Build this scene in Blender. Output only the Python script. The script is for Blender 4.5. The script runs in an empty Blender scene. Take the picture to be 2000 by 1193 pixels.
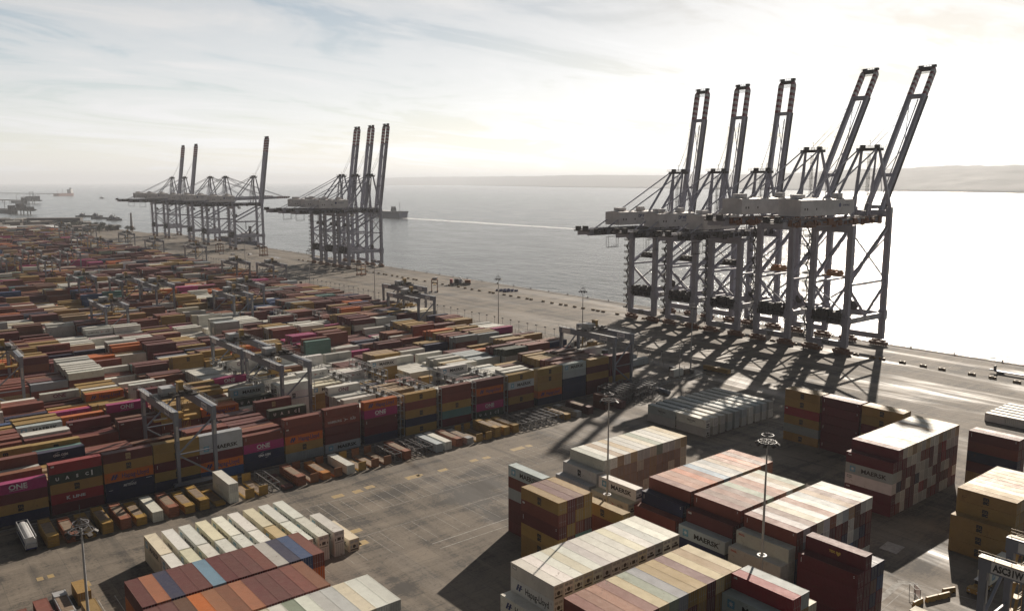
import bpy, math, random
from mathutils import Vector, Matrix
from mathutils.bvhtree import BVHTree

random.seed(7)
sc = bpy.context.scene
COL = sc.collection
R = math.radians

# ------------------------------------------------------------------ camera, sun, sky
H = 82.5
cam = bpy.data.cameras.new("camera"); cam.sensor_fit = 'HORIZONTAL'; cam.sensor_width = 36
cam.lens = 36 * 1596.4 / 2000; cam.clip_start = 1; cam.clip_end = 120000
co = bpy.data.objects.new("camera", cam); COL.objects.link(co)
co.location = (0, 0, H); co.rotation_euler = (R(90 - 8.602), 0, R(-39.054))
sc.camera = co

SUN_EL, SUN_AZ = 26.0, math.atan2(0.43, 0.903)          # azimuth measured from +x towards +y
sd = Vector((math.cos(SUN_AZ) * math.cos(R(SUN_EL)), math.sin(SUN_AZ) * math.cos(R(SUN_EL)), math.sin(R(SUN_EL))))
sl = bpy.data.lights.new("sun", 'SUN'); sl.energy = 5.0; sl.angle = R(0.5); sl.color = (1.0, 0.895, 0.765)
so = bpy.data.objects.new("sun", sl); COL.objects.link(so)
so.rotation_euler = (-sd).to_track_quat('-Z', 'Y').to_euler(); so.location = (300, 200, 300)

def nd(nt, t, **kw):
    n = nt.nodes.new(t)
    for k, v in kw.items():
        if k.startswith('i_'): n.inputs[k[2:].replace('_', ' ')].default_value = v
        else: setattr(n, k, v)
    return n

def ramp(nt, pts):
    r = nt.nodes.new('ShaderNodeValToRGB'); e = r.color_ramp.elements
    while len(e) < len(pts): e.new(0.5)
    for q, (p, c) in zip(e, pts):
        q.position = p; q.color = (c, c, c, 1) if isinstance(c, (int, float)) else (*c, 1)
    return r

w = bpy.data.worlds.new("World"); sc.world = w; w.use_nodes = True
nt = w.node_tree; nt.nodes.clear(); L = nt.links.new
out = nd(nt, 'ShaderNodeOutputWorld'); bg = nd(nt, 'ShaderNodeBackground'); bg.inputs[1].default_value = 0.05
sky = nd(nt, 'ShaderNodeTexSky', sky_type='NISHITA', sun_disc=False, sun_elevation=R(SUN_EL), sun_rotation=math.pi / 2 - SUN_AZ,
         altitude=0, air_density=1.0, dust_density=1.0, ozone_density=1.2)
tc = nd(nt, 'ShaderNodeTexCoord')
# clouds: flat layers seen through a projection on a high plane
sep = nd(nt, 'ShaderNodeSeparateXYZ'); L(tc.outputs['Generated'], sep.inputs[0])
mx = nd(nt, 'ShaderNodeMath', operation='MAXIMUM'); L(sep.outputs[2], mx.inputs[0]); mx.inputs[1].default_value = 0.0
ad = nd(nt, 'ShaderNodeMath', operation='ADD'); L(mx.outputs[0], ad.inputs[0]); ad.inputs[1].default_value = 0.12
dv = nd(nt, 'ShaderNodeVectorMath', operation='DIVIDE'); L(tc.outputs['Generated'], dv.inputs[0])
cmb = nd(nt, 'ShaderNodeCombineXYZ')
for i in range(3): L(ad.outputs[0], cmb.inputs[i])
L(cmb.outputs[0], dv.inputs[1])
mp = nd(nt, 'ShaderNodeMapping'); L(dv.outputs[0], mp.inputs[0])
mp.inputs['Rotation'].default_value = (0, 0, R(62)); mp.inputs['Scale'].default_value = (0.55, 1.25, 1.0); mp.inputs['Location'].default_value = (1.7, 0.4, 0)
n1 = nd(nt, 'ShaderNodeTexNoise', noise_dimensions='2D', i_Scale=1.35, i_Detail=9.0, i_Roughness=0.6, i_Distortion=0.6); L(mp.outputs[0], n1.inputs['Vector'])
n2 = nd(nt, 'ShaderNodeTexNoise', noise_dimensions='2D', i_Scale=6.0, i_Detail=6.0, i_Roughness=0.62); L(mp.outputs[0], n2.inputs['Vector'])
mm = nd(nt, 'ShaderNodeMath', operation='MULTIPLY_ADD'); L(n2.outputs[0], mm.inputs[0]); mm.inputs[1].default_value = 0.22; L(n1.outputs[0], mm.inputs[2])
cr = ramp(nt, [(0.40, 0.0), (0.62, 0.7), (0.82, 1.0)]); cr.color_ramp.interpolation = 'EASE'; L(mm.outputs[0], cr.inputs[0])
gm = nd(nt, 'ShaderNodeGamma', i_Gamma=0.42); L(sky.outputs[0], gm.inputs[0])
hs = nd(nt, 'ShaderNodeHueSaturation', i_Saturation=1.7, i_Value=1.0); L(gm.outputs[0], hs.inputs['Color'])
hc = nd(nt, 'ShaderNodeHueSaturation', i_Saturation=0.06, i_Value=1.24); L(gm.outputs[0], hc.inputs['Color'])
lo = nd(nt, 'ShaderNodeMath', operation='MULTIPLY'); L(mx.outputs[0], lo.inputs[0]); lo.inputs[1].default_value = -11.0       # haze takes over at the horizon
le = nd(nt, 'ShaderNodeMath', operation='EXPONENT'); L(lo.outputs[0], le.inputs[0])
l2 = nd(nt, 'ShaderNodeMath', operation='MULTIPLY'); L(le.outputs[0], l2.inputs[0]); l2.inputs[1].default_value = 0.8
lm_ = nd(nt, 'ShaderNodeMath', operation='MAXIMUM'); L(cr.outputs[0], lm_.inputs[0]); L(l2.outputs[0], lm_.inputs[1])
cm = nd(nt, 'ShaderNodeMix', data_type='RGBA'); L(lm_.outputs[0], cm.inputs[0]); L(hs.outputs[0], cm.inputs[6]); L(hc.outputs[0], cm.inputs[7])
# thin bright haze low in the sky on the sunward side
sh_ = nd(nt, 'ShaderNodeVectorMath', operation='DOT_PRODUCT'); L(tc.outputs['Generated'], sh_.inputs[0]); sh_.inputs[1].default_value = (math.cos(SUN_AZ), math.sin(SUN_AZ), 0)
ss = nd(nt, 'ShaderNodeMapRange', interpolation_type='SMOOTHSTEP'); L(sh_.outputs['Value'], ss.inputs[0]); ss.inputs[1].default_value = -.25; ss.inputs[2].default_value = .6
m1 = nd(nt, 'ShaderNodeMath', operation='MULTIPLY'); L(mx.outputs[0], m1.inputs[0]); m1.inputs[1].default_value = -2.2
ex_ = nd(nt, 'ShaderNodeMath', operation='EXPONENT'); L(m1.outputs[0], ex_.inputs[0])
m2 = nd(nt, 'ShaderNodeMath', operation='MULTIPLY'); L(ex_.outputs[0], m2.inputs[0]); L(ss.outputs[0], m2.inputs[1])
m3 = nd(nt, 'ShaderNodeMath', operation='MULTIPLY_ADD'); L(m2.outputs[0], m3.inputs[0]); m3.inputs[1].default_value = 4.9; m3.inputs[2].default_value = 0.5
mv = nd(nt, 'ShaderNodeVectorMath', operation='SCALE'); L(cm.outputs[2], mv.inputs[0]); L(m3.outputs[0], mv.inputs['Scale'])
L(mv.outputs[0], bg.inputs[0]); L(bg.outputs[0], out.inputs[0])

sc.view_settings.view_transform = 'Standard'; sc.view_settings.look = 'None'
sc.view_settings.exposure = 0.48; sc.view_settings.gamma = 1
try:
    sc.cycles.volume_bounces = 1; sc.cycles.max_bounces = 6; sc.cycles.diffuse_bounces = 3; sc.cycles.glossy_bounces = 3
    sc.cycles.volume_step_rate = 4; sc.cycles.use_denoising = True
except Exception: pass

# ------------------------------------------------------------------ materials
MATS = {}
def mat(name, col=(.5, .5, .5), rough=.6, metal=0.0, dirt=0.25, scale=0.4, src=None, spec=0.5, dust=0.0, grime=(.05, .04, .035)):
    """painted / bare surface with weathering: src None = fixed colour, 'obj' = object colour, 'attr' = face colours"""
    if name in MATS: return MATS[name]
    m = bpy.data.materials.new(name); m.use_nodes = True; t = m.node_tree; l = t.links.new
    b = t.nodes['Principled BSDF']; b.inputs['Metallic'].default_value = metal; b.inputs['Specular IOR Level'].default_value = spec
    if src == 'obj': c = nd(t, 'ShaderNodeObjectInfo').outputs['Color']
    elif src == 'attr': c = nd(t, 'ShaderNodeAttribute', attribute_name='paint').outputs['Color']
    else:
        rg = nd(t, 'ShaderNodeRGB'); rg.outputs[0].default_value = (*col, 1); c = rg.outputs[0]
    ge = nd(t, 'ShaderNodeNewGeometry')
    nz = nd(t, 'ShaderNodeTexNoise', i_Scale=scale, i_Detail=8.0, i_Roughness=0.65); l(ge.outputs['Position'], nz.inputs['Vector'])
    rp = ramp(t, [(0.42, 0.0), (0.75, 1.0)]); l(nz.outputs[0], rp.inputs[0])
    mu = nd(t, 'ShaderNodeMath', operation='MULTIPLY'); l(rp.outputs[0], mu.inputs[0]); mu.inputs[1].default_value = dirt
    mi = nd(t, 'ShaderNodeMix', data_type='RGBA'); l(mu.outputs[0], mi.inputs[0]); l(c, mi.inputs[6]); mi.inputs[7].default_value = (*grime, 1)
    last = mi.outputs[2]
    if dust:
        # rain-washed dust and chalked paint streaking upward faces, plus sunlit sheen painted as colour
        sx = nd(t, 'ShaderNodeSeparateXYZ'); l(ge.outputs['Normal'], sx.inputs[0])
        r2 = ramp(t, [(0.6, 0.0), (0.95, 1.0)]); l(sx.outputs[2], r2.inputs[0])
        n3 = nd(t, 'ShaderNodeTexNoise', i_Scale=0.9, i_Detail=6.0, i_Roughness=0.7); l(ge.outputs['Position'], n3.inputs['Vector'])
        r3 = ramp(t, [(0.3, 0.35), (0.7, 1.0)]); l(n3.outputs[0], r3.inputs[0])
        m2 = nd(t, 'ShaderNodeMath', operation='MULTIPLY'); l(r2.outputs[0], m2.inputs[0]); l(r3.outputs[0], m2.inputs[1])
        m3 = nd(t, 'ShaderNodeMath', operation='MULTIPLY'); l(m2.outputs[0], m3.inputs[0]); m3.inputs[1].default_value = dust
        m4 = nd(t, 'ShaderNodeMix', data_type='RGBA'); l(m3.outputs[0], m4.inputs[0]); l(last, m4.inputs[6]); m4.inputs[7].default_value = (.34, .27, .20, 1)
        # scrapes and rust blooms from the corner castings of other boxes
        n5 = nd(t, 'ShaderNodeTexNoise', i_Scale=0.55, i_Detail=9.0, i_Roughness=0.75, i_Distortion=1.5); l(ge.outputs['Position'], n5.inputs['Vector'])
        r5 = ramp(t, [(0.60, 0.0), (0.69, 0.85)]); l(n5.outputs[0], r5.inputs[0])
        m5 = nd(t, 'ShaderNodeMix', data_type='RGBA'); l(r5.outputs[0], m5.inputs[0]); l(m4.outputs[2], m5.inputs[6]); m5.inputs[7].default_value = (.10, .045, .025, 1)
        last = m5.outputs[2]
        # dents and oil-canning of the thin sheet
        n6 = nd(t, 'ShaderNodeTexNoise', i_Scale=1.1, i_Detail=3.0, i_Roughness=.6); l(ge.outputs['Position'], n6.inputs['Vector'])
        bp = nd(t, 'ShaderNodeBump', i_Strength=.55, i_Distance=.10); l(n6.outputs[0], bp.inputs['Height']); l(bp.outputs[0], b.inputs['Normal'])
    l(last, b.inputs['Base Color'])
    ma = nd(t, 'ShaderNodeMath', operation='MULTIPLY_ADD'); l(nz.outputs[0], ma.inputs[0]); ma.inputs[1].default_value = 0.3; ma.inputs[2].default_value = rough - 0.15
    l(ma.outputs[0], b.inputs['Roughness'])
    MATS[name] = m; return m

PAINT = mat('container_paint', rough=.6, dirt=.2, src='obj', dust=.15, spec=.3)
STUFFP = mat('container_paint_mass', rough=.6, dirt=.2, src='attr', dust=.15, spec=.3)
GREY = mat('crane_grey_steel', (.33, .325, .385), .45, dirt=.25, scale=.15)
ASCG = mat('yard_crane_grey', (.17, .185, .225), .45, dirt=.25, scale=.2)
DARK = mat('dark_machinery', (.045, .036, .032), .6, dirt=.3)
BLACK = mat('black_rubber', (.02, .02, .02), .8)
HOUSE = mat('machinery_house_grey', (.62, .60, .60), .55, dirt=.35, scale=.15)
WHITE = mat('white_sheet_metal', (.62, .61, .60), .5, dirt=.2, scale=.2)
YELL = mat('yellow_steel', (.34, .20, .035), .55, dirt=.5, scale=.6)
ORNG = mat('orange_steel', (.42, .17, .03), .5, dirt=.35, scale=.6)
RUST = mat('rusty_bogie', (.24, .10, .04), .7, dirt=.4, scale=.8)
GALV = mat('galvanised_steel', (.36, .36, .36), .45, dirt=.3, scale=.7)
RED = mat('red_paint', (.30, .03, .03), .5)
CONC = mat('pale_concrete', (.33, .30, .27), .85, dirt=.4, scale=.5)
DULL = mat('dull_steel', (.15, .145, .15), .5, dirt=.3, scale=.7)
GLASS = mat('dark_glass', (.02, .025, .03), .12, dirt=0)
TIMB = mat('weathered_timber', (.21, .15, .10), .8, dirt=.5, scale=1.2)
INK = {'black': mat('ink_black', (.012, .012, .014), .5, dirt=.1), 'white': mat('ink_white', (.62, .61, .6), .5, dirt=.2), 'navy': mat('ink_navy', (.02, .03, .13), .5, dirt=.1),
       'red': mat('ink_red', (.4, .04, .03), .5, dirt=.1), 'sky': mat('ink_sky', (.12, .30, .42), .5, dirt=.1), 'wine': mat('ink_wine', (.14, .01, .06), .5, dirt=.1),
       'gold': mat('ink_gold', (.5, .33, .05), .5, dirt=.1), 'tan': mat('ink_tan', (.33, .24, .12), .5, dirt=.1)}

# ------------------------------------------------------------------ mesh helpers
class MB:
    def __init__(s): s.v = []; s.f = []; s.m = []; s.c = []
    def quad(s, pts, m=0):
        n = len(s.v); s.v += [tuple(p) for p in pts]; s.f.append(tuple(range(n, n + len(pts)))); s.m.append(m); return s
    def hexa(s, p, m=0):
        n = len(s.v); s.v += [tuple(q) for q in p]
        for f in ((0, 3, 2, 1), (4, 5, 6, 7), (0, 1, 5, 4), (1, 2, 6, 5), (2, 3, 7, 6), (3, 0, 4, 7)):
            s.f.append(tuple(n + i for i in f)); s.m.append(m)
        return s
    def box(s, x0, y0, z0, x1, y1, z1, m=0):
        return s.hexa([(x0, y0, z0), (x1, y0, z0), (x1, y1, z0), (x0, y1, z0), (x0, y0, z1), (x1, y0, z1), (x1, y1, z1), (x0, y1, z1)], m)
    def beam(s, p, q, w, h=None, m=0, up=(0, 0, 1), w2=None, h2=None):
        h = h or w; w2 = w2 or w; h2 = h2 or h
        p = Vector(p); q = Vector(q); d = (q - p).normalized(); u = Vector(up)
        if abs(d.dot(u)) > .97: u = Vector((0, 1, 0))
        a = d.cross(u).normalized(); b = a.cross(d)
        P = lambda o, i, j, W, Hh: o + a * (i * W / 2) + b * (j * Hh / 2)
        return s.hexa([P(p, -1, -1, w, h), P(p, 1, -1, w, h), P(p, 1, 1, w, h), P(p, -1, 1, w, h), P(q, -1, -1, w2, h2), P(q, 1, -1, w2, h2), P(q, 1, 1, w2, h2), P(q, -1, 1, w2, h2)], m)
    def cyl(s, p, q, r0, r1=None, n=10, m=0):
        r1 = r0 if r1 is None else r1
        p = Vector(p); q = Vector(q); d = (q - p).normalized(); u = Vector((0, 0, 1)) if abs(d.z) < .95 else Vector((1, 0, 0))
        a = d.cross(u).normalized(); b = a.cross(d); k = len(s.v)
        for o, r in ((p, r0), (q, r1)):
            for i in range(n):
                t = 2 * math.pi * i / n; s.v.append(tuple(o + a * (r * math.cos(t)) + b * (r * math.sin(t))))
        for i in range(n): s.f.append((k + i, k + n + i, k + n + (i + 1) % n, k + (i + 1) % n)); s.m.append(m)
        s.f.append(tuple(k + i for i in range(n))); s.m.append(m)
        s.f.append(tuple(k + n + i for i in reversed(range(n)))); s.m.append(m)
        return s
    def frame(s, x0, y0, z0, x1, y1, z1, t, m=0):     # the twelve edges of a box, as bars
        for y in (y0, y1):
            for z in (z0, z1): s.beam((x0, y, z), (x1, y, z), t, m=m)
        for x in (x0, x1):
            for z in (z0, z1): s.beam((x, y0, z), (x, y1, z), t, m=m)
            for y in (y0, y1): s.beam((x, y, z0), (x, y, z1), t, m=m)
        return s
    def rail(s, pts, h=1.1, t=.06, m=0, step=2.5):    # a handrail along a line of points
        for p, q in zip(pts, pts[1:]):
            p = Vector(p); q = Vector(q); n = max(1, int((q - p).length / step))
            for k in (.5, 1.0): s.beam(p + Vector((0, 0, h * k)), q + Vector((0, 0, h * k)), t, m=m)
            for i in range(n + 1):
                o = p.lerp(q, i / n); s.beam(o, o + Vector((0, 0, h)), t, m=m)
        return s
    def mesh(s, name):
        me = bpy.data.meshes.new(name); me.from_pydata(s.v, [], s.f)
        me.polygons.foreach_set('material_index', s.m); me.validate(); me.update(); return me
    def build(s, name, mats, parent=None, loc=None):
        me = s.mesh(name)
        for k in (mats if isinstance(mats, (list, tuple)) else [mats]): me.materials.append(k)
        return link(name, me, parent, loc)

def link(name, data, parent=None, loc=None):
    o = bpy.data.objects.new(name, data); COL.objects.link(o)
    if parent is not None: o.parent = parent
    if loc is not None: o.location = loc
    return o
def tag(o, label=None, cat=None, group=None, kind=None):
    for k, v in (('label', label), ('category', cat), ('group', group), ('kind', kind)):
        if v: o[k] = v
    return o
def thing(name, label, cat, loc=(0, 0, 0), rz=0.0, group=None):
    o = link(name, None, None, loc); o.rotation_euler = (0, 0, rz); o.empty_display_size = .5
    return tag(o, label, cat, group)
def copy_tree(o, parent=None):
    c = o.copy(); COL.objects.link(c); c.parent = parent
    for ch in list(o.children): copy_tree(ch, c)
    return c
def struct(o): o['kind'] = 'structure'; return o

TXT = {}
def text_mesh(txt, size, bold=.0, w=None, shear=0, space=1.0):
    """text as a mesh in the x-z plane facing -y, centred on x, sitting on z=0"""
    key = (txt, size, bold, w, shear, space)
    if key in TXT: return TXT[key].copy()
    cu = bpy.data.curves.new('lettering', 'FONT'); cu.body = txt; cu.size = size; cu.offset = bold; cu.extrude = .006; cu.align_x = 'CENTER'
    cu.shear = shear; cu.space_character = space; cu.resolution_u = 2
    o = bpy.data.objects.new('lettering', cu)
    COL.objects.link(o); dg = bpy.context.evaluated_depsgraph_get(); me = bpy.data.meshes.new_from_object(o.evaluated_get(dg))
    COL.objects.unlink(o); bpy.data.objects.remove(o)
    me.transform(Matrix.Rotation(math.pi / 2, 4, 'X'))
    if w:
        xs = [v.co.x for v in me.vertices]; k = w / (max(xs) - min(xs)); c = (max(xs) + min(xs)) / 2
        for v in me.vertices: v.co.x = (v.co.x - c) * k
    TXT[key] = me; return me.copy()
def join_meshes(name, parts):
    """[(mesh, offset, material)] -> one mesh"""
    vs, fs, ms, mats = [], [], [], []
    for me, off, mt in parts:
        n = len(vs); vs += [(v.co.x + off[0], v.co.y + off[1], v.co.z + off[2]) for v in me.vertices]
        if mt not in mats: mats.append(mt)
        for p in me.polygons: fs.append(tuple(n + i for i in p.vertices)); ms.append(mats.index(mt))
    me = bpy.data.meshes.new(name); me.from_pydata(vs, [], fs); me.polygons.foreach_set('material_index', ms)
    for k in mats: me.materials.append(k)
    me.update(); return me
def sign_text(name, txt, size, ink, parent, loc, rz=0, bold=.02, w=None):
    me = text_mesh(txt, size, bold, w); me.materials.clear(); me.materials.append(ink)
    o = link(name, me, parent, loc); o.rotation_euler = (0, 0, rz); return o

# ------------------------------------------------------------------ the setting: ground, water, far shore
def ground_mat(name, base, dark, wet=True):
    m = bpy.data.materials.new(name); m.use_nodes = True; t = m.node_tree; l = t.links.new; b = t.nodes['Principled BSDF']; b.inputs['Specular IOR Level'].default_value = .28
    ge = nd(t, 'ShaderNodeNewGeometry'); P = ge.outputs['Position']
    mp = nd(t, 'ShaderNodeMapping'); l(P, mp.inputs[0]); mp.inputs['Scale'].default_value = (1, .16, 1)      # wear runs along the quay lanes
    mq = nd(t, 'ShaderNodeMapping'); l(P, mq.inputs[0]); mq.inputs['Scale'].default_value = (.2, 1, 1)
    a = nd(t, 'ShaderNodeTexNoise', i_Scale=.09, i_Detail=10.0, i_Roughness=.68); l(mp.outputs[0], a.inputs['Vector'])
    a2 = nd(t, 'ShaderNodeTexNoise', i_Scale=.11, i_Detail=10.0, i_Roughness=.7, i_Distortion=.6); l(mq.outputs[0], a2.inputs['Vector'])
    f = nd(t, 'ShaderNodeTexNoise', i_Scale=1.6, i_Detail=6.0, i_Roughness=.7); l(P, f.inputs['Vector'])
    s = nd(t, 'ShaderNodeMath', operation='ADD'); l(a.outputs[0], s.inputs[0]); l(a2.outputs[0], s.inputs[1])
    s2 = nd(t, 'ShaderNodeMath', operation='MULTIPLY_ADD'); l(f.outputs[0], s2.inputs[0]); s2.inputs[1].default_value = .45; l(s.outputs[0], s2.inputs[2])
    rp = ramp(t, [(.545, dark), (.595, tuple(x * .78 for x in base)), (.66, base), (.72, tuple(x * 1.12 for x in base))])
    s3 = nd(t, 'ShaderNodeMath', operation='MULTIPLY'); l(s2.outputs[0], s3.inputs[0]); s3.inputs[1].default_value = .5; l(s3.outputs[0], rp.inputs[0])
    # oil drips and tyre scuffs
    v = nd(t, 'ShaderNodeTexNoise', i_Scale=.35, i_Detail=9.0, i_Roughness=.78, i_Distortion=2.0); l(P, v.inputs['Vector'])
    rv = ramp(t, [(.55, 0.0), (.66, .75)]); l(v.outputs[0], rv.inputs[0])
    mi = nd(t, 'ShaderNodeMix', data_type='RGBA'); l(rv.outputs[0], mi.inputs[0]); l(rp.outputs[0], mi.inputs[6]); mi.inputs[7].default_value = (.055, .05, .045, 1)
    # slab joints every 6 m
    br = nd(t, 'ShaderNodeTexBrick', offset=0.0, i_Scale=1.0, i_Mortar_Size=.06, i_Brick_Width=6.0, i_Row_Height=6.0); l(P, br.inputs['Vector'])
    br.inputs['Color1'].default_value = (.84, .84, .84, 1); br.inputs['Color2'].default_value = (1.08, 1.07, 1.05, 1); br.inputs['Mortar'].default_value = (.95, .95, .95, 1)
    sl_ = nd(t, 'ShaderNodeMix', data_type='RGBA', blend_type='MULTIPLY'); sl_.inputs[0].default_value = .8; l(mi.outputs[2], sl_.inputs[6]); l(br.outputs['Color'], sl_.inputs[7])
    # sweeping tyre tracks
    wv = nd(t, 'ShaderNodeTexWave', i_Scale=.022, i_Distortion=9.0, i_Detail=1.0, i_Detail_Scale=.35); l(P, wv.inputs['Vector'])
    wr = ramp(t, [(.0, .5), (.035, .0)]); l(wv.outputs[1], wr.inputs[0])
    wn2 = nd(t, 'ShaderNodeTexNoise', i_Scale=.06, i_Detail=4.0); l(P, wn2.inputs['Vector']); wr2 = ramp(t, [(.45, 0.0), (.6, 1.0)]); l(wn2.outputs[0], wr2.inputs[0])
    wm_ = nd(t, 'ShaderNodeMath', operation='MULTIPLY'); l(wr.outputs[0], wm_.inputs[0]); l(wr2.outputs[0], wm_.inputs[1])
    ty = nd(t, 'ShaderNodeMix', data_type='RGBA'); l(wm_.outputs[0], ty.inputs[0]); l(sl_.outputs[2], ty.inputs[6]); ty.inputs[7].default_value = (.05, .046, .042, 1)
    mj = nd(t, 'ShaderNodeMix', data_type='RGBA'); mb = nd(t, 'ShaderNodeMath', operation='MULTIPLY'); l(br.outputs['Fac'], mb.inputs[0]); mb.inputs[1].default_value = .4
    l(mb.outputs[0], mj.inputs[0]); l(ty.outputs[2], mj.inputs[6]); mj.inputs[7].default_value = (.05, .045, .04, 1)
    l(mj.outputs[2], b.inputs['Base Color'])
    # damp film and puddles: low roughness in patches
    wn = nd(t, 'ShaderNodeTexNoise', i_Scale=.045, i_Detail=8.0, i_Roughness=.66, i_Distortion=.5); l(mp.outputs[0], wn.inputs['Vector'])
    rw = ramp(t, [(.50, .85), (.62, .58), (.72, .26)]) if wet else ramp(t, [(.5, .8), (.7, .6)]); l(wn.outputs[0], rw.inputs[0]); l(rw.outputs[0], b.inputs['Roughness'])
    bu = nd(t, 'ShaderNodeBump', i_Strength=.25, i_Distance=.05); l(f.outputs[0], bu.inputs['Height']); l(bu.outputs[0], b.inputs['Normal'])
    return m
GROUND = ground_mat('worn_concrete_paving', (.176, .148, .119), (.062, .055, .049))
g = MB(); edge = [(409, -500), (409, 1405), (380, 1412), (374, 1506), (360, 1700), (352, 1790), (300, 1960), (150, 2300), (-700, 2700), (-3000, 2700), (-3000, -500)]
g.f.append(tuple(range(len(edge)))); g.v += [(x, y, 0) for x, y in edge]; g.m.append(0)
n = len(g.v); g.v += [(x, y, -9) for x, y in edge]
for i in range(len(edge)):
    j = (i + 1) % len(edge); g.f.append((i, n + i, n + j, j)); g.m.append(1)
struct(g.build('ground', [GROUND, CONC]))

def water_mat():
    m = bpy.data.materials.new('estuary_water'); m.use_nodes = True; t = m.node_tree; l = t.links.new; b = t.nodes['Principled BSDF']
    b.inputs['Base Color'].default_value = (.05, .052, .046, 1); b.inputs['Roughness'].default_value = .17; b.inputs['IOR'].default_value = 1.33
    ge = nd(t, 'ShaderNodeNewGeometry'); P = ge.outputs['Position']
    mp = nd(t, 'ShaderNodeMapping'); l(P, mp.inputs[0]); mp.inputs['Rotation'].default_value = (0, 0, R(25)); mp.inputs['Scale'].default_value = (1, .55, 1)
    a = nd(t, 'ShaderNodeTexNoise', i_Scale=.55, i_Detail=6.0, i_Roughness=.68); l(mp.outputs[0], a.inputs['Vector'])
    c = nd(t, 'ShaderNodeTexNoise', i_Scale=.02, i_Detail=6.0, i_Roughness=.6); l(mp.outputs[0], c.inputs['Vector'])
    d = nd(t, 'ShaderNodeTexNoise', i_Scale=.085, i_Detail=3.0, i_Roughness=.55, i_Distortion=.4); l(mp.outputs[0], d.inputs['Vector'])
    sm = nd(t, 'ShaderNodeMath', operation='MULTIPLY_ADD'); l(d.outputs[0], sm.inputs[0]); sm.inputs[1].default_value = 4.2; l(a.outputs[0], sm.inputs[2])
    b1 = nd(t, 'ShaderNodeBump', i_Strength=.8, i_Distance=.85); l(sm.outputs[0], b1.inputs['Height']); l(b1.outputs[0], b.inputs['Normal'])
    # wind lanes: patches of smoother and rougher water
    r = ramp(t, [(.40, .16), (.62, .21)]); l(c.outputs[0], r.inputs[0]); l(r.outputs[0], b.inputs['Roughness'])
    return m
WATER = water_mat()
wm = MB(); wm.quad([(-42000, -42000, -6), (42000, -42000, -6), (42000, 42000, -6), (-42000, 42000, -6)])
struct(wm.build('water', WATER))
FOAM = mat('wake_foam', (.92, .92, .92), .5, dirt=.2)
wk = MB(); wp = [(1066, 1742, 12), (1072, 1560, 15), (1070, 1400, 13), (1073, 1250, 11), (1077, 1120, 8), (1085, 980, 4)]
for (x, y, r), (x2, y2, r2) in zip(wp, wp[1:]):
    wk.quad([(x - r, y, -5.97), (x - r2, y2, -5.97), (x - r2 * .2, y2, -5.97), (x - r * .2, y, -5.97)]); wk.quad([(x + r * .3, y, -5.97), (x + r2 * .3, y2, -5.97), (x + r2, y2, -5.97), (x + r, y, -5.97)])
struct(wk.build('ship_wake', FOAM))

# far shore: shore points (x, y) and crest heights
LANDM = mat('far_farmland', (.05, .045, .036), .9, dirt=.7, scale=.004, grime=(.05, .055, .035))
MUD = mat('mudflat', (.12, .10, .08), .4, dirt=.4, scale=.01)
shore = [(10200, 19500, 120), (10616, 17955, 215), (12006, 16827, 260), (10108, 12459, 235), (8901, 9679, 220), (8600, 7321, 200), (8100, 6100, 200), (7854, 5241, 205), (7600, 4300, 235), (7527, 3670, 248), (7306, 2917, 268), (7290, 2527, 275), (7200, 1300, 285), (7300, 0, 280), (7400, -3000, 260)]
pts = []
for (a, b) in zip(shore, shore[1:]):
    for i in range(14): pts.append(tuple(a[k] + (b[k] - a[k]) * i / 14 for k in range(3)))
hm = MB(); prof = [(1.0, -.2), (1.003, .02), (1.05, .10), (1.12, .34), (1.22, .66), (1.36, .98), (1.6, .9), (2.0, .7)]
rr = random.Random(3); ph = [rr.uniform(0, 6.28) for _ in range(9)]
for i, (x, y, h) in enumerate(pts):
    for j, (f, k) in enumerate(prof):
        un = 1 + (.035 * math.sin(i * .11 + ph[j]) + .02 * math.sin(i * .33 + ph[j] * 2) + .012 * math.sin(i * 1.27 + j) + rr.uniform(-.012, .012)) * (j > 1)
        hm.v.append((x * f, y * f, max(-8 if j == 0 else 1.5, h * k * un) if j else -8))
    if i:
        for j in range(len(prof) - 1):
            q = (i - 1) * len(prof) + j; hm.f.append((q, q + len(prof), q + len(prof) + 1, q + 1)); hm.m.append(0)
ho = hm.build('hills', LANDM); struct(ho)
for p in ho.data.polygons: p.use_smooth = True
sp = MB()
sa = [(7000, 13200), (6700, 10400), (6500, 8700), (6300, 7300), (6150, 6000), (6000, 4900)]
for i, ((x, y), (x2, y2)) in enumerate(zip(sa, sa[1:])):
    k0 = 1.03 if i else 1.002; k1 = 1.03 if i < len(sa) - 2 else 1.002
    sp.quad([(x, y, -5.6), (x2, y2, -5.6), (x2 * k1, y2 * k1, -5.6), (x * k0, y * k0, -5.6)])
struct(sp.build('mudflat', MUD))

# crane rails and the kerb beams of the yard blocks
BLK0, BPITCH, SPAN = 220.5, 35.3, 31.0
NBLK = 36
rl = MB(); kb = MB()
for k in range(NBLK):
    for s in (0, SPAN):
        y = BLK0 + k * BPITCH + s; x0 = max(-30, .11 * y - 30)
        rl.box(x0, y - .08, .3, 262, y + .08, .5); kb.box(x0, y - .55, 0, 262, y + .55, .3)
for x in (368, 403.5): rl.box(x - .08, -300, .01, x + .08, 1395, .05)
rl.box(10, 49.0, .01, 200, 49.16, .05)
struct(rl.build('crane_rails', DARK)); struct(kb.build('rail_beams', mat('stained_concrete', (.2, .185, .17), .85, dirt=.5, scale=.4)))
qe = MB(); qe.box(407.6, -500, 0, 409.2, 1405, .25); struct(qe.build('quay_kerb', CONC))

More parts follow.
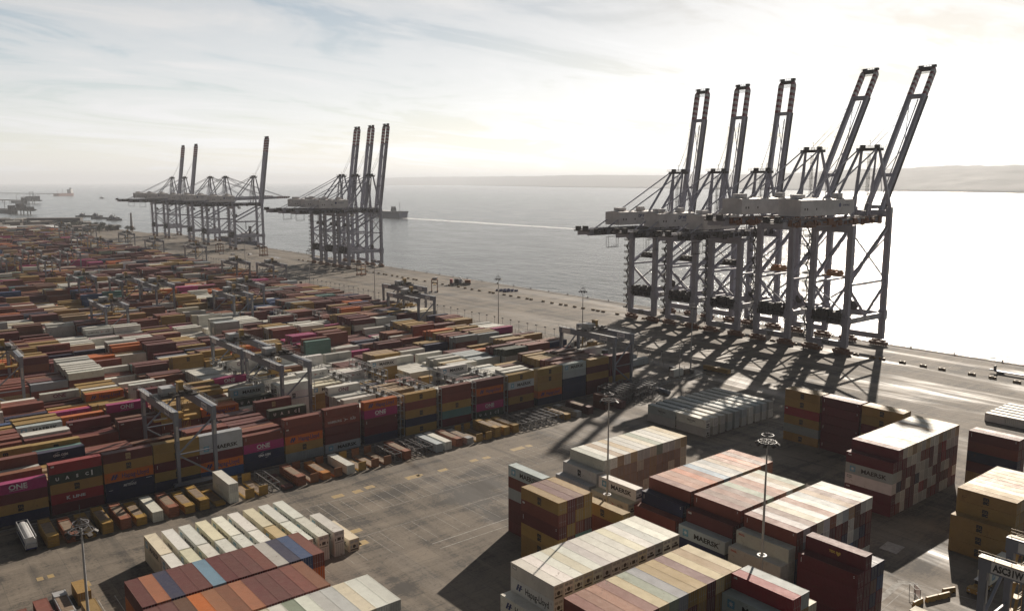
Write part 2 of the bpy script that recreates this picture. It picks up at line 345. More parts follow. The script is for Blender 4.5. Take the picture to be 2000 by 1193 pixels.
# painted markings, 4 mm above the paving
WM = mat('road_paint_white', (.36, .35, .33), .8, spec=.15, dirt=1.0, scale=1.1, grime=(.15, .128, .105)); YM = mat('road_paint_yellow', (.34, .235, .09), .7, dirt=.85, scale=.8, grime=(.18, .16, .13))
mk = MB(); Z = .006
def strip(x0, y0, x1, y1, wd=.15, m=0):
    d = Vector((x1 - x0, y1 - y0, 0)).normalized(); nrm = Vector((-d.y, d.x, 0)) * wd / 2
    p, q = Vector((x0, y0, Z)), Vector((x1, y1, Z)); mk.quad([p - nrm, q - nrm, q + nrm, p + nrm], m)
for i in range(36):                                  # the grid of empty parking slots in the middle of the apron
    x = 72 + i * 3.1
    strip(x, 175.5, x, 187.5, .10)
    if i % 3 != 1: strip(x + 1.1, 152, x + 1.1, 163.5, .09)
for y in (175.3, 187.7, 163.7): strip(72, y, 182, y, .1)
for i in range(7): strip(26 + i * 3.0, 158, 26 + i * 3.0, 170.5)
for x, y, a, b in [(93, 189, 3.2, 2.1), (99, 188.6, 2.6, 2.2), (103, 189.5, 2.8, 2), (115.5, 188.4, 4.5, 2.4), (119, 189, 2, 1.2), (126, 188, 3, 1.8), (138, 189, 2.6, 1.8), (142.5, 188.6, 2.6, 1.8), (154, 189, 5, 2.2), (160, 189, 2, 2),
                   (86, 166.5, 3.2, 2.0), (82, 160, 3.4, 2.6), (84.5, 159.5, 2.6, 2.4), (30, 178, 2.4, 2.6), (24, 187, 1.2, 1.8), (26, 187, 1.2, 1.8)]:
    mk.quad([(x, y, Z), (x + a, y, Z), (x + a, y + b, Z), (x, y + b, Z)], 1)
strip(98, 150, 165, 150.5, .25); strip(98, 146.8, 165, 147, .2)
strip(133, 70.5, 163, 73.2, 1.3); strip(163.5, 73.6, 165.6, 70.4, 1.5); strip(133, 68.6, 163, 71.2, .15); strip(165, 72.5, 168, 60, .15)      # kerb-side bay, lower right
mk.quad([(176, 80, Z), (181, 80.5, Z), (181, 84.5, Z), (176, 84, Z)], 0)
for x in (296, 305, 322, 331, 340, 349, 358): strip(x, 60, x, 1300, .2)
for i in range(14): strip(372 + i * .1, 100 + i * 9, 400, 104 + i * 9, .12)
for x in (376, 384, 392): strip(x, 40, x, 1300, .15)
struct(mk.build('road_markings', [WM, YM]))
# ------------------------------------------------------------------ containers
PAL = dict(maroon=(.13, .030, .030), brick=(.20, .052, .036), brown=(.15, .06, .036), rust=(.25, .088, .045), ochre=(.36, .225, .065), tan=(.38, .26, .15), sand=(.47, .37, .21), white=(.62, .61, .56),
           cream=(.58, .53, .41), pale=(.47, .47, .44), mgrey=(.38, .42, .43), grey=(.24, .26, .27), magenta=(.37, .025, .15), navy=(.020, .026, .075), blue=(.035, .085, .22), skyblue=(.17, .29, .40),
           orange=(.55, .135, .022), green=(.04, .058, .042), teal=(.12, .25, .23), sage=(.24, .29, .22), red=(.32, .026, .032), wine=(.125, .014, .022), dusty=(.36, .25, .19), terracotta=(.36, .14, .07), black=(.02, .02, .025))
PAL = {k: tuple(x * (1.08 if min(v) > .2 else .92) for x in v) for k, v in PAL.items()}
CNAME = dict(maroon='maroon', brick='brick red', brown='brown', rust='rust brown', ochre='ochre yellow', tan='tan', sand='sand coloured', white='white', cream='cream', pale='pale grey', mgrey='light grey', grey='dark grey',
             magenta='magenta', navy='navy blue', blue='blue', skyblue='sky blue', orange='orange', green='dark green', teal='teal', sage='sage green', red='bright red', wine='dark red', dusty='dusty pinkish', terracotta='terracotta', black='black')
ORD = ['', 'first', 'second', 'third', 'fourth', 'fifth', 'sixth', 'seventh', 'eighth', 'ninth', 'tenth', 'eleventh', 'twelfth', 'thirteenth', 'fourteenth', 'fifteenth', 'sixteenth', 'seventeenth', 'eighteenth', 'nineteenth', 'twentieth']
W, L40, L20, LY = 2.44, 12.19, 6.06, 12.0
CONTS = []       # dicts: x y z (low corner) ax ('x'|'y') L h col kind mark where group
def C(x, y, z, ax, Ln, h, col, kind='dry', mark=None, where='', group='', pos=''):
    CONTS.append(dict(x=x, y=y, z=z, ax=ax, L=Ln, h=h, col=col, kind=kind, mark=mark, where=where, group=group, pos=pos))
rc = random.Random(11)
MARKS = {'mgrey': 'star', 'ochre': 'block', 'magenta': 'one', 'orange': 'blade', 'green': 'spaced', 'red': 'db', 'white': None}
WHITE_MARKS = ['star', 'blade_dark', None, None, 'star', 'one_dark', 'block', 'swan_dark']
def auto_mark(col):
    if col in ('white', 'pale', 'cream'): return rc.choice(WHITE_MARKS)
    if col == 'navy': return rc.choice(['arcs', None, None])
    if col in ('maroon', 'brick', 'wine'): return rc.choice([None, None, None, 'db', 'code', 'cai'])
    return MARKS.get(col)
def pick(weights):
    t = rc.random() * sum(weights.values())
    for k, v in weights.items():
        t -= v
        if t < 0: return k
    return k
MIX = dict(maroon=28, brick=15, brown=12, ochre=22, white=5, wine=6, rust=6, mgrey=2.5, magenta=2, navy=5, blue=2, orange=3, grey=2.5, green=1.5, teal=1, pale=5, tan=5, sage=1)
WHITES = dict(white=70, cream=10, pale=12, mgrey=6, magenta=2)

# --- the automated blocks of the left yard (rows run away to the quay)
BAYS = [-17.0, -4.2, 8.3, 20.6, 33.2, 45.6, 57.9, 70.0, 82.3, 94.8, 107.6, 121.2, 136.4, 150.9, 165.2, 179.6, 193.6, 206.2, 218.8, 231.4]
FRONT = {20.6: [('navy', None), ('ochre', 'block'), ('maroon', None), ('magenta', 'one')],
         33.2: [('wine', None), ('red', 'kline'), ('ochre', 'block'), ('green', 'spaced'), ('red', 'db')],
         45.6: [('navy', None), ('navy', 'script'), ('orange', 'blade'), ('ochre', 'block'), ('maroon', 'block_tan')],
         57.9: [('navy', None), ('ochre', 'block'), ('wine', 'code'), ('ochre', 'block'), ('ochre', 'block')],
         70.0: [('blue', None), ('orange', 'blade'), ('wine', None), ('mgrey', 'star'), ('mgrey', None)],
         82.3: [('navy', None), ('navy', 'arcs'), ('magenta', 'one'), ('brick', 'code')],
         94.8: [('grey', None), ('ochre', 'block'), ('orange', 'blade'), ('brick', 'db'), ('brick', 'code')],
         107.6: [('mgrey', 'star'), ('maroon', None), ('maroon', None), ('brick', 'swan'), ('brick', 'code')],
         121.2: [('navy', None), ('wine', None), ('maroon', 'code'), ('magenta', 'one'), ('orange', 'blade')],
         136.4: [('ochre', 'block'), ('navy', None), ('ochre', 'block'), ('brick', None), ('ochre', 'block')],
         150.9: [('wine', None), ('teal', None), ('ochre', 'block'), ('brick', None), ('brick', None)],
         165.2: [('green', 'spaced'), ('magenta', 'one'), ('wine', None), ('orange', 'blade'), ('maroon', None)],
         179.6: [('maroon', None), ('ochre', 'block'), ('brick', None), ('mgrey', 'star'), ('ochre', 'block')],
         193.6: [('navy', None), ('orange', 'blade'), ('ochre', 'block'), ('ochre', 'block'), ('ochre', 'block')],
         206.2: [('navy', None), ('navy', None), ('navy', None), ('mgrey', 'star'), ('mgrey', 'star')],
         218.8: [('maroon', None), ('maroon', None), ('ochre', 'block'), ('maroon', None), ('ochre', 'block')],
         231.4: [('wine', None), ('ochre', 'block'), ('wine', None), ('maroon', None), ('maroon', None)]}
ROW0, RP = 223.3, 2.75
def noise2(a, b):
    return math.sin(a * 1.7 + b * .9 + 1.3) * .5 + math.sin(a * .63 - b * 1.31 + 4.1) * .5
FEAT = {(1, 6, 5): (5, 'magenta', 'one'), (2, 6, 3): (4, 'orange', 'blade'), (2, 5, 6): (4, 'pale', 'one_dark'), (1, 4, 5): (4, 'mgrey', 'star'), (1, 5, 6): (4, 'orange', 'blade'), (1, 6, 9): (4, 'ochre', 'block'), (2, 7, 5): (4, 'white', 'blade_dark'),
        (3, 7, 5): (4, 'white', 'blade_dark'), (3, 7, 2): (3, 'white', 'blade_dark'), (1, 9, 9): (5, 'magenta', 'one'), (1, 9, 3): (5, 'mgrey', 'star'), (1, 9, 1): (4, 'green', 'spaced'), (0, 9, 8): (5, 'maroon', 'block_tan'), (1, 10, 4): (5, 'white', 'blade_dark'),
        (1, 11, 5): (5, 'white', 'swan_dark'), (0, 11, 9): (5, 'white', 'one_dark'), (3, 5, 8): (3, 'magenta', 'one'), (4, 7, 6): (4, 'navy', 'arcs'), (4, 6, 6): (4, 'navy', None), (5, 9, 6): (4, 'white', 'star'), (4, 9, 5): (5, 'maroon', None), (3, 9, 4): (4, 'maroon', None),
        (4, 11, 2): (3, 'white', 'star'), (1, 13, 5): (5, 'white', 'star'), (2, 15, 1): (4, 'white', 'block'), (1, 15, 9): (4, 'white', 'block'), (1, 14, 3): (3, 'white', 'star'), (2, 14, 9): (3, 'magenta', 'one'), (4, 15, 4): (4, 'magenta', None), (2, 19, 2): (5, 'magenta', 'one'),
        (1, 17, 7): (4, 'orange', 'blade'), (0, 9, 4): (5, 'green', 'spaced'), (0, 3, 4): (5, 'brick', None), (0, 3, 7): (5, 'ochre', 'block')}
ROWN = ['front', 'second', 'third', 'fourth', 'fifth', 'sixth', 'seventh', 'eighth', 'ninth', 'rear']
for k in range(NBLK):
    for bi, bx in enumerate(BAYS):
        y0 = ROW0 + k * BPITCH
        if bx < .118 * y0 - 26: continue
        blockn = ORD[min(k + 1, 20)] + ' yard block'
        fl = bi - next(q for q, v in enumerate(BAYS) if v + L40 > .118 * y0 + 1) + 1; fq = len(BAYS) - bi
        sidep = ORD[fl] + ' stack from left' if 1 <= fl <= 10 else ORD[fq] + ' stack from quay end'
        runcol = None; wbay = (math.sin(bi * 12.9 + k * 78.2) * 437.5) % 1 < (.13 if k < 8 else .06)
        reefers = (k == 0 and 121 <= bx <= 180) or (k == 1 and 94 <= bx <= 180) or (k == 2 and 94 <= bx <= 137) or (k == 5 and 125 < bx < 155)
        hb = (3.8 if k < 4 else 4.1) + (.9 if k < 4 else .5) * noise2(bi, k) + (.9 if bx > 200 else 0) - (.9 if (k == 0 and 33 < bx < 110) else 0)
        for r in range(10):
            y = y0 + r * RP
            front = FRONT.get(bx) if (k == 0 and r == 0) else None
            if r == 0 or rc.random() < .38: hrun = max(1, min(5, round(hb + rc.uniform(-1.0, .8))))
            n = len(front) if front else hrun
            if not front and rc.random() < .03: n = 1
            ft = FEAT.get((k, bi, r))
            if ft: n = ft[0]
            else:
                for q in (1, 2):
                    g_ = FEAT.get((k, bi, r + q))
                    if g_ and not front: n = min(n, g_[0] - 1)
            if runcol is None or rc.random() < .42: runcol = pick(WHITES if (reefers and rc.random() < .76) or (wbay and rc.random() < .7) else MIX)
            z = 0.0
            twenty = (not front) and not ft and rc.random() < .12
            for t in range(n):
                if front: col, mark = front[t]; h = 2.59 if bx < 100 else 2.74
                else:
                    col = runcol if (t == n - 1 or rc.random() < .55) else pick(WHITES if reefers and rc.random() < .7 else MIX); mark = auto_mark(col); h = rc.choice((2.59, 2.59, 2.9)) if col in PAL else 2.59
                if ft and t == n - 1: col, mark = ft[1], ft[2]
                kind = 'reefer' if (col in ('white', 'cream') and (reefers or rc.random() < .5)) else 'dry'
                if reefers and col == 'white': h = 2.9
                pos = '%s in its stack, %s, %s row, %s' % ('top' if t == n - 1 else ('bottom' if t == 0 else ORD[t + 1] + ' up'), sidep, ROWN[r], blockn)
                if twenty or (front and col == 'grey'):
                    for q in (0, 6.13): C(bx + q, y, z, 'x', L20, h, col, 'dry', mark if mark in ('one', 'block') else None, 'yard', 'containers stacked in the yard blocks', ('left ' if q == 0 else 'right ') + 'half length, ' + pos)
                else:
                    C(bx, y, z, 'x', LY, h, col, kind, mark, 'yard', 'containers stacked in the yard blocks', pos)
                z += h + .012

# --- groups standing across (long side facing left, ends facing right-down)
def bank(x0, y0, tops, tiers, pitch, h, grp, below=None, side=None, kind='dry', steps=(), endcols=None, rowname=None, topmarks=None):
    """tops: colours left to right of the top tier; side: [(colour, mark)] of column 0 from the top down; steps: extra columns to the left, each a list from the top down"""
    N = len(tops)
    def put(i, t, nt, x, col, mark, what):
        kd = kind if not (kind == 'reefer' and col not in ('white', 'cream', 'pale')) else 'dry'
        C(x, y0, t * (h + .012), 'y', L40, h, col, kd, mark, 'bank', grp, what)
    for i in range(N):
        for t in range(tiers):
            k = tiers - 1 - t
            if i == 0 and side and k < len(side): col, mark = side[k]
            elif k == 0: col, mark = tops[i], None
            else: col, mark = (endcols(rc) if endcols else pick(below or MIX)), None
            put(i, t, tiers, x0 + i * pitch, col, mark, '%s, %s from left in %s' % ('top' if k == 0 else ('bottom' if t == 0 else ORD[k + 1] + ' down'), ORD[i + 1], rowname))
    for s, colmn in enumerate(steps):
        nt = len(colmn)
        for k, (col, mark) in enumerate(colmn):
            put(-1 - s, nt - 1 - k, nt, x0 - (s + 1) * (pitch + .03), col, mark, '%s of the %s lower column stepping left of %s' % ('top' if k == 0 else ORD[k + 1] + ' down', ORD[s + 1], rowname))
W_ = lambda r: r.choice(['white', 'white', 'cream', 'pale'])
bank(91.7, 101.2, ['pale', 'white', 'white', 'cream', 'white', 'pale', 'white', 'white', 'white', 'cream', 'white', 'pale', 'white', 'white'], 4, 2.46, 2.84, 'refrigerated containers at bottom centre', endcols=W_,
     side=[('white', 'plate'), ('white', 'blade_dark'), ('white', None), ('white', None)], kind='reefer', steps=[[('white', 'blade_dark'), ('white', None)]], rowname='the bottom-centre white row')
bank(87.0, 81.4, ['terracotta', 'rust', 'terracotta', 'brick', 'sand', 'sage', 'grey', 'ochre', 'ochre', 'maroon', 'sand', 'ochre', 'sand'], 5, 2.49, 2.79, 'mixed row along the bottom edge',
     below=dict(ochre=8, maroon=3, brown=2, navy=1, tan=2), side=[('brick', None), ('brick', None), ('maroon', None)], rowname='the bottom ochre row')
bank(140.6, 137.1, ['cream', 'white', 'tan', 'white', 'sand', 'pale', 'white', 'cream', 'sage', 'white', 'pale', 'cream', 'sand'], 5, 2.47, 2.79, 'weathered white row in the middle',
     endcols=lambda r: r.choice(['dusty', 'dusty', 'tan', 'dusty', 'cream']), side=[('pale', None), ('pale', 'block'), ('pale', None), ('pale', None), ('pale', None)], kind='dry',
     steps=[[('pale', 'block'), ('pale', None), ('pale', None), ('pale', None)], [('mgrey', None), ('mgrey', None), ('pale', None)]], rowname='the weathered white row')
bank(137.4, 123.4, ['white'], 4, 2.47, 2.82, 'small white pair beside the lamp mast', side=[('white', 'star'), ('cream', None), ('white', None), ('white', None)], kind='reefer',
     steps=[[('cream', 'swan_dark'), ('cream', None), ('cream', None)]], rowname='the white pair beside the mast')
bank(141.0, 110.4, ['maroon', 'terracotta', 'terracotta', 'orange', 'rust', 'skyblue', 'pale', 'grey', 'tan', 'terracotta', 'orange', 'brown', 'terracotta'], 5, 2.45, 2.79, 'orange topped row right of the mast',
     below=dict(maroon=5, brick=4, brown=3, ochre=1), side=[('brick', None), ('brick', None)], steps=[[('navy', 'code'), ('wine', None), ('wine', None), ('wine', None)], [('brick', None), ('wine', None), ('wine', None)]], rowname='the orange topped row')
bank(140.6, 96.9, ['tan', 'brown', 'rust', 'brown', 'sage', 'rust', 'terracotta', 'pale', 'tan', 'sage'], 5, 2.45, 2.79, 'brown topped row right of the mast',
     below=dict(maroon=5, brick=4, brown=3), side=[('brick', 'code'), ('maroon', None)], steps=[[('maroon', 'cai'), ('wine', None), ('wine', None), ('wine', None)], [('mgrey', 'star'), ('navy', None), ('navy', None)]], rowname='the brown topped row')
bank(140.0, 83.3, ['terracotta', 'pale', 'brown', 'cream', 'white', 'rust', 'white', 'mgrey', 'tan', 'brown', 'white', 'white'], 5, 2.5, 2.79, 'white topped row right of the mast',
     below=dict(maroon=5, navy=3, blue=3, grey=2, brick=4, brown=2, white=1.3, pale=1), side=[('brick', 'code'), ('brick', None)], steps=[[('pale', 'small_red'), ('pale', None), ('pale', None), ('pale', None)], [('pale', 'small_red'), ('pale', None), ('pale', None)]], rowname='the white topped row')
bank(140.5, 69.4, ['wine', ], 5, 2.5, 2.79, 'dark red stack at lower right', side=[('wine', 'heart'), ('wine', None), ('wine', None), ('wine', None), ('wine', None)],
     steps=[[('wine', 'code'), ('wine', None), ('wine', None), ('wine', None)]], rowname='the dark red stack')
for j, cs in enumerate([['navy', 'brown', 'navy', 'wine'], ['navy', 'blue', 'wine', 'brown']]):
    for t, cc in enumerate(reversed(cs)): C(143.0 + j * 2.5, 69.4, t * 2.802, 'y', L40, 2.79, cc, 'dry', None, 'bank', 'dark red stack at lower right', '%s in the %s column right of the dark red stack' % ('top' if t == 3 else ORD[4 - t] + ' down', ORD[j + 1]))
bank(116.0, 69.0, ['red', 'mgrey'], 5, 2.5, 2.79, 'red and grey pair at the bottom edge', side=[('red', 'db'), ('mgrey', 'star'), ('mgrey', None), ('maroon', None), ('maroon', None)],
     steps=[[('mgrey', 'star'), ('mgrey', None), ('maroon', None), ('maroon', None)]], rowname='the bottom red pair')
for t in range(4): C(121.0, 69.0, t * 2.802, 'y', L40, 2.79, 'cream' if t == 3 else 'maroon', 'dry', None, 'bank', 'red and grey pair at the bottom edge', '%s in the column right of the bottom red pair' % ('top' if t == 3 else ORD[4 - t] + ' down'))
bank(109.6, 119.7, ['ochre', 'maroon', 'brown', 'ochre'], 6, 2.46, 2.72, 'tall ochre stack left of the mast', below=dict(ochre=6, maroon=4, brick=3, teal=1),
     side=[('ochre', 'block'), ('brick', 'db'), ('maroon', 'code'), ('ochre', 'block'), ('ochre', 'block'), ('ochre', 'block')], rowname='the tall ochre stack')
bank(116.2, 132.4, ['pale'], 6, 2.46, 2.72, 'lone tall stack behind the ochre one', side=[('mgrey', 'star'), ('brick', 'swan'), ('mgrey', 'star'), ('maroon', None), ('maroon', 'db'), ('maroon', 'code')], rowname='the lone tall stack')
bank(124.4, 115.4, ['ochre'], 4, 2.46, 2.82, 'low ochre column right of the tall stack', side=[('ochre', 'block'), ('brick', 'db'), ('brick', 'db'), ('maroon', None)], rowname='the low ochre column')
ENDS = lambda r: r.choice(['white', 'white', 'pale', 'white', 'pale', 'brick', 'wine', 'maroon', 'red', 'wine', 'navy', 'wine'])
bank(197.2, 90.9, ['rust', 'white', 'cream', 'tan', 'cream', 'pale', 'sand', 'white', 'white', 'tan', 'pale', 'cream', 'white', 'sand'], 6, 2.47, 2.78, 'big patchwork block at right', endcols=ENDS,
     side=[('wine', None), ('wine', None)], steps=[[('wine', 'cai'), ('mgrey', 'star'), ('white', 'plate'), ('wine', 'cai'), ('wine', None)]], rowname='the big patchwork block')
bank(230.0, 131.4, ['ochre', 'ochre'], 6, 2.47, 2.78, 'ochre stack below the quay cranes', side=[('ochre', 'block'), ('ochre', 'block'), ('red', 'db'), ('ochre', 'block'), ('grey', None), ('ochre', 'block')], below=dict(ochre=3, maroon=3), rowname='the far ochre stack')
bank(230.2, 118.6, ['brown', 'maroon'], 6, 2.47, 2.78, 'dark red stack below the quay cranes', side=[('wine', 'code'), ('wine', 'code'), ('wine', None), ('wine', 'code'), ('wine', None), ('wine', 'code')], below=dict(wine=3, maroon=3), rowname='the far dark red stack')
bank(230.0, 105.6, ['ochre', 'ochre'], 6, 2.47, 2.78, 'ochre stack behind the patchwork block', side=[('ochre', 'block'), ('ochre', 'block'), ('wine', 'code'), ('ochre', 'block'), ('ochre', None), ('wine', None)], below=dict(ochre=3, maroon=1), rowname='the ochre stack behind the block')
bank(228.5, 75.0, ['rust', 'maroon'], 6, 2.47, 2.78, 'dark red stack at the right edge', side=[('maroon', 'code'), ('brick', None), ('navy', None), ('maroon', None), ('ochre', 'block'), ('ochre', None)], below=dict(maroon=3, navy=2), rowname='the right-edge dark red stack')
bank(189.9, 61.6, ['ochre', 'sand', 'cream', 'sand', 'terracotta', 'ochre', 'sand', 'sand', 'cream'], 5, 2.47, 2.82, 'ochre bank at the right edge', side=[('ochre', 'block')] * 5, below=dict(ochre=5, rust=2, wine=1),
     steps=[[('ochre', 'block')] * 3], rowname='the right-edge ochre bank')
# 2-high refrigerated boxes below the cranes, spaced apart
for j, y in enumerate((160.2, 172.9)):
    for i in range(10):
        for t in range(2):
            c_ = rc.choice(['white', 'pale', 'white', 'mgrey']); C(211.3 + 3.94 * i, y, t * 2.91, 'y', L40, 2.9, c_, 'reefer', 'plain_text' if i == 0 and t == 1 else None, 'bank', 'paired refrigerated boxes below the cranes',
              '%s, %s from left, %s line of the spaced grey reefers' % ('top' if t else 'bottom', ORD[i + 1], 'near' if j == 0 else 'far'))
# rows of refrigerated boxes at lower left
for i in range(9):
    for t in range(2): C(44.2 + 3.69 * i, 170.6, t * 2.91, 'y', L40, 2.9, 'white' if i % 3 else 'cream', 'reefer', 'star' if i % 5 != 1 else 'plain_text', 'bank', 'spaced refrigerated boxes at lower left', '%s, %s from left, back line of the lower-left reefers' % ('top' if t else 'bottom', ORD[i + 1]))
for i in range(11):
    for t in range(1 if i == 10 else 2): C(44.2 + 3.69 * i, 158.0, t * 2.91, 'y', L40, 2.9, ['white', 'cream', 'white', 'white', 'white', 'white', 'sand', 'white', 'white', 'white', 'cream'][i], 'reefer', 'star', 'bank', 'spaced refrigerated boxes at lower left', '%s, %s from left, near line of the lower-left reefers' % ('top' if t else 'bottom', ORD[i + 1]))
bank(34.0, 144.9, ['maroon', 'terracotta', 'navy', 'maroon', 'maroon', 'skyblue', 'wine', 'maroon', 'maroon', 'brick', 'pale', 'navy', 'blue', 'brick'], 3, 2.48, 2.88, 'maroon row at lower left', below=dict(maroon=5, brick=4, orange=2, navy=1), side=[('maroon', None), ('orange', None), ('brick', None)], rowname='the lower-left maroon row')
bank(33.9, 132.0, ['maroon', 'maroon', 'brown', 'orange', 'terracotta', 'rust', 'terracotta', 'maroon', 'maroon', 'maroon', 'brick', 'rust'], 3, 2.48, 2.85, 'orange patched row at lower left', below=dict(maroon=5, brick=4, orange=2), rowname='the lower-left orange patched row')
bank(36.2, 119.0, ['white', 'cream', 'pale', 'white', 'white', 'cream', 'white', 'sage', 'white', 'pale', 'pale', 'cream', 'white', 'white'], 3, 2.48, 2.85, 'white row on the bottom edge at left', endcols=W_, rowname='the lower-left white row')
for x, y, z, c_, n_ in [(28.4, 170.4, 0, 'ochre', 'upper of two short boxes by the left mast'), (28.2, 160.6, 0, 'ochre', 'lower of two short boxes by the left mast'), (17.2, 164.6, 0, 'brick', 'farther one of the short pair at far lower left'), (17.4, 158.3, 0, 'maroon', 'nearer one of the short pair at far lower left'),
                        (21.0, 166.6, 0, 'brick', 'farthest of the short column left of the mast'), (21.2, 160.3, 0, 'maroon', 'middle of the short column left of the mast'), (21.5, 154.0, 0, 'teal', 'nearest of the short column left of the mast'), (17.6, 152.0, 0, 'ochre', 'yellow one on the bottom edge at far left')]:
    C(x, y, z, 'y', L20, 2.59, c_, 'dry', None, 'bank', 'short boxes at the lower left corner', n_)
for x, z, n_ in [(51.5, 0, 'white reefer among the flat racks near the left'), (70.4, 0, 'lower of two boxes among the flat racks'), (70.4, 2.6, 'upper of two boxes among the flat racks'), (104.2, 0, 'standing alone among rusty flat racks'), (134.7, 0, 'left one of two among the flat racks'), (138.0, 0, 'right one of two among the flat racks')]:
    C(x, 203.0, z, 'y', L40, 2.59, 'white' if x != 134.7 else 'mgrey', 'dry', 'star' if x == 134.7 else None, 'bank', 'white boxes among the flat racks', n_)
C(208.7, 203.5, 0, 'y', L20, 2.59, 'brown', 'dry', None, 'bank', 'brown boxes by the frame heap', 'lower of two beside the steel frame heap'); C(208.7, 203.5, 2.6, 'y', L20, 2.59, 'brown', 'dry', None, 'bank', 'brown boxes by the frame heap', 'upper of two beside the steel frame heap')
C(214.6, 201.0, 0, 'y', L20, 2.59, 'maroon', 'dry', None, 'bank', 'brown boxes by the frame heap', 'dark one in front of the steel frame heap')
C(268.0, 246.0, 0, 'x', L40, 2.9, 'mgrey', 'reefer', 'star', 'bank', 'boxes at the waterside end of the front block', 'nearer of two right of the big yard crane')
C(268.0, 253.0, 0, 'x', L40, 2.9, 'mgrey', 'reefer', 'star', 'bank', 'boxes at the waterside end of the front block', 'farther of two right of the big yard crane')
C(268.5, 221.0, 0, 'x', L20, 2.9, 'white', 'dry', None, 'bank', 'boxes at the waterside end of the front block', 'lone short box on the open apron under the cranes')
for i in range(6):
    for j in range(4): C(302.5 + i * 3.7, 104.2 - j * 6.6, 0, 'y', 6.5, 2.9, 'white', 'reefer', None, 'bank', 'long white boxes at the right edge', '%s line from left, %s from the far end, right-edge white boxes' % (ORD[i + 1], ORD[j + 1]))

# --- which of them show largest: cast one ray for every second pixel of the picture
def corners(c):
    a, b = (c['L'], W) if c['ax'] == 'x' else (W, c['L']); x, y, z = c['x'], c['y'], c['z']; return x, y, z, x + a, y + b, z + c['h']
bv, bf = [], []
for c in CONTS:
    x0, y0, z0, x1, y1, z1 = corners(c); n = len(bv)
    bv += [(x0, y0, z0), (x1, y0, z0), (x1, y1, z0), (x0, y1, z0), (x0, y0, z1), (x1, y0, z1), (x1, y1, z1), (x0, y1, z1)]
    bf += [(n + 4, n + 5, n + 6, n + 7), (n, n + 1, n + 5, n + 4), (n + 1, n + 2, n + 6, n + 5), (n + 2, n + 3, n + 7, n + 6), (n + 3, n, n + 4, n + 7)]
tree = BVHTree.FromPolygons(bv, bf)
hits = [0] * len(CONTS)
Mw = co.rotation_euler.to_matrix(); fpx = 1596.4 / 2000
for j in range(int(610 * .56 / 2) + 10):
    for i in range(512):
        u = (i + .5) / 512 - .5; v = -((610 - 2 * j - 1) - 305) / 1024
        d = Mw @ Vector((u, v, -fpx))
        if d.z > -.02: continue
        q = tree.ray_cast((0, 0, H), d)
        if q[2] is not None: hits[q[2] // 5] += 1
order = sorted(range(len(CONTS)), key=lambda i: -hits[i])
SEL = set(i for i in order[:300] if hits[i] > 0)
print('containers', len(CONTS), 'visible', sum(1 for h in hits if h), '300th', hits[order[299]] * 4, 'px')

# --- meshes (local: length along +x from 0, width along +y from 0, lettered side at y = 0)
CM = {}
def strip_wave(mb, x0, x1, f, pitch=.278, dep=.036):
    """corrugated strip: f(x, d) gives the two rail points at length x and depth d"""
    n = max(1, round((x1 - x0) / pitch)); p = (x1 - x0) / n; prof = []
    for i in range(n):
        o = x0 + i * p; prof += [(o, 0), (o + p * .26, 0), (o + p * .5, dep), (o + p * .76, dep)]
    prof.append((x1, 0))
    for (a, d), (b, e) in zip(prof, prof[1:]):
        p0, p1 = f(a, d); q0, q1 = f(b, e); mb.quad([p0, q0, q1, p1])
def body_mesh(Ln, h, kind, end):
    key = (Ln, h, kind, end)
    if key in CM: return CM[key]
    b = MB(); po = .16; w = W
    for x in (0, Ln - po):
        for y in (0, w - po): b.box(x, y, 0, x + po, y + po, h)
    for y0, y1 in ((0, .10), (w - .10, w)):
        b.box(po, y0, .02, Ln - po, y1, .18); b.box(po, y0, h - .10, Ln - po, y1, h - .012)
    for x0, x1 in ((0, .12), (Ln - .12, Ln)):
        b.box(x0, po, .02, x1, w - po, .18); b.box(x0, po, h - .16, x1, w - po, h - .012)
    dep = .036 if kind == 'dry' else .012; pt = .278 if kind == 'dry' else .14
    strip_wave(b, po, Ln - po, lambda x, d: ((x, .012 + d, .18), (x, .012 + d, h - .10)), pt, dep)
    strip_wave(b, po, Ln - po, lambda x, d: ((x, w - .012 - d, h - .10), (x, w - .012 - d, .18)), pt, dep)
    if kind == 'dry': strip_wave(b, .12, Ln - .12, lambda x, d: ((x, .10, h - .022 - d * .6), (x, w - .10, h - .022 - d * .6)), .21, .036)
    else: b.quad([(.12, .10, h - .03), (Ln - .12, .10, h - .03), (Ln - .12, w - .10, h - .03), (.12, w - .10, h - .03)])
    xb = Ln if end == 0 else 0; sg = -1 if end == 0 else 1                       # the closed end
    strip_wave(b, po, w - po, lambda y, d: ((xb + sg * (.014 + d), y, .18), (xb + sg * (.014 + d), y, h - .16)) if end == 1 else ((xb + sg * (.014 + d), y, h - .16), (xb + sg * (.014 + d), y, .18)), .25, .04)
    b.quad([(po, .1, .1), (po, w - .1, .1), (Ln - po, w - .1, .1), (Ln - po, .1, .1)])
    for x in (-.006, Ln - .172):                                                # corner castings
        for y in (-.006, w - .172):
            for z in (0, h - .118): b.box(x, y, z, x + .178, y + .178, z + .124)
    me = b.mesh('container_body'); me.materials.append(PAINT); CM[key] = me; return me
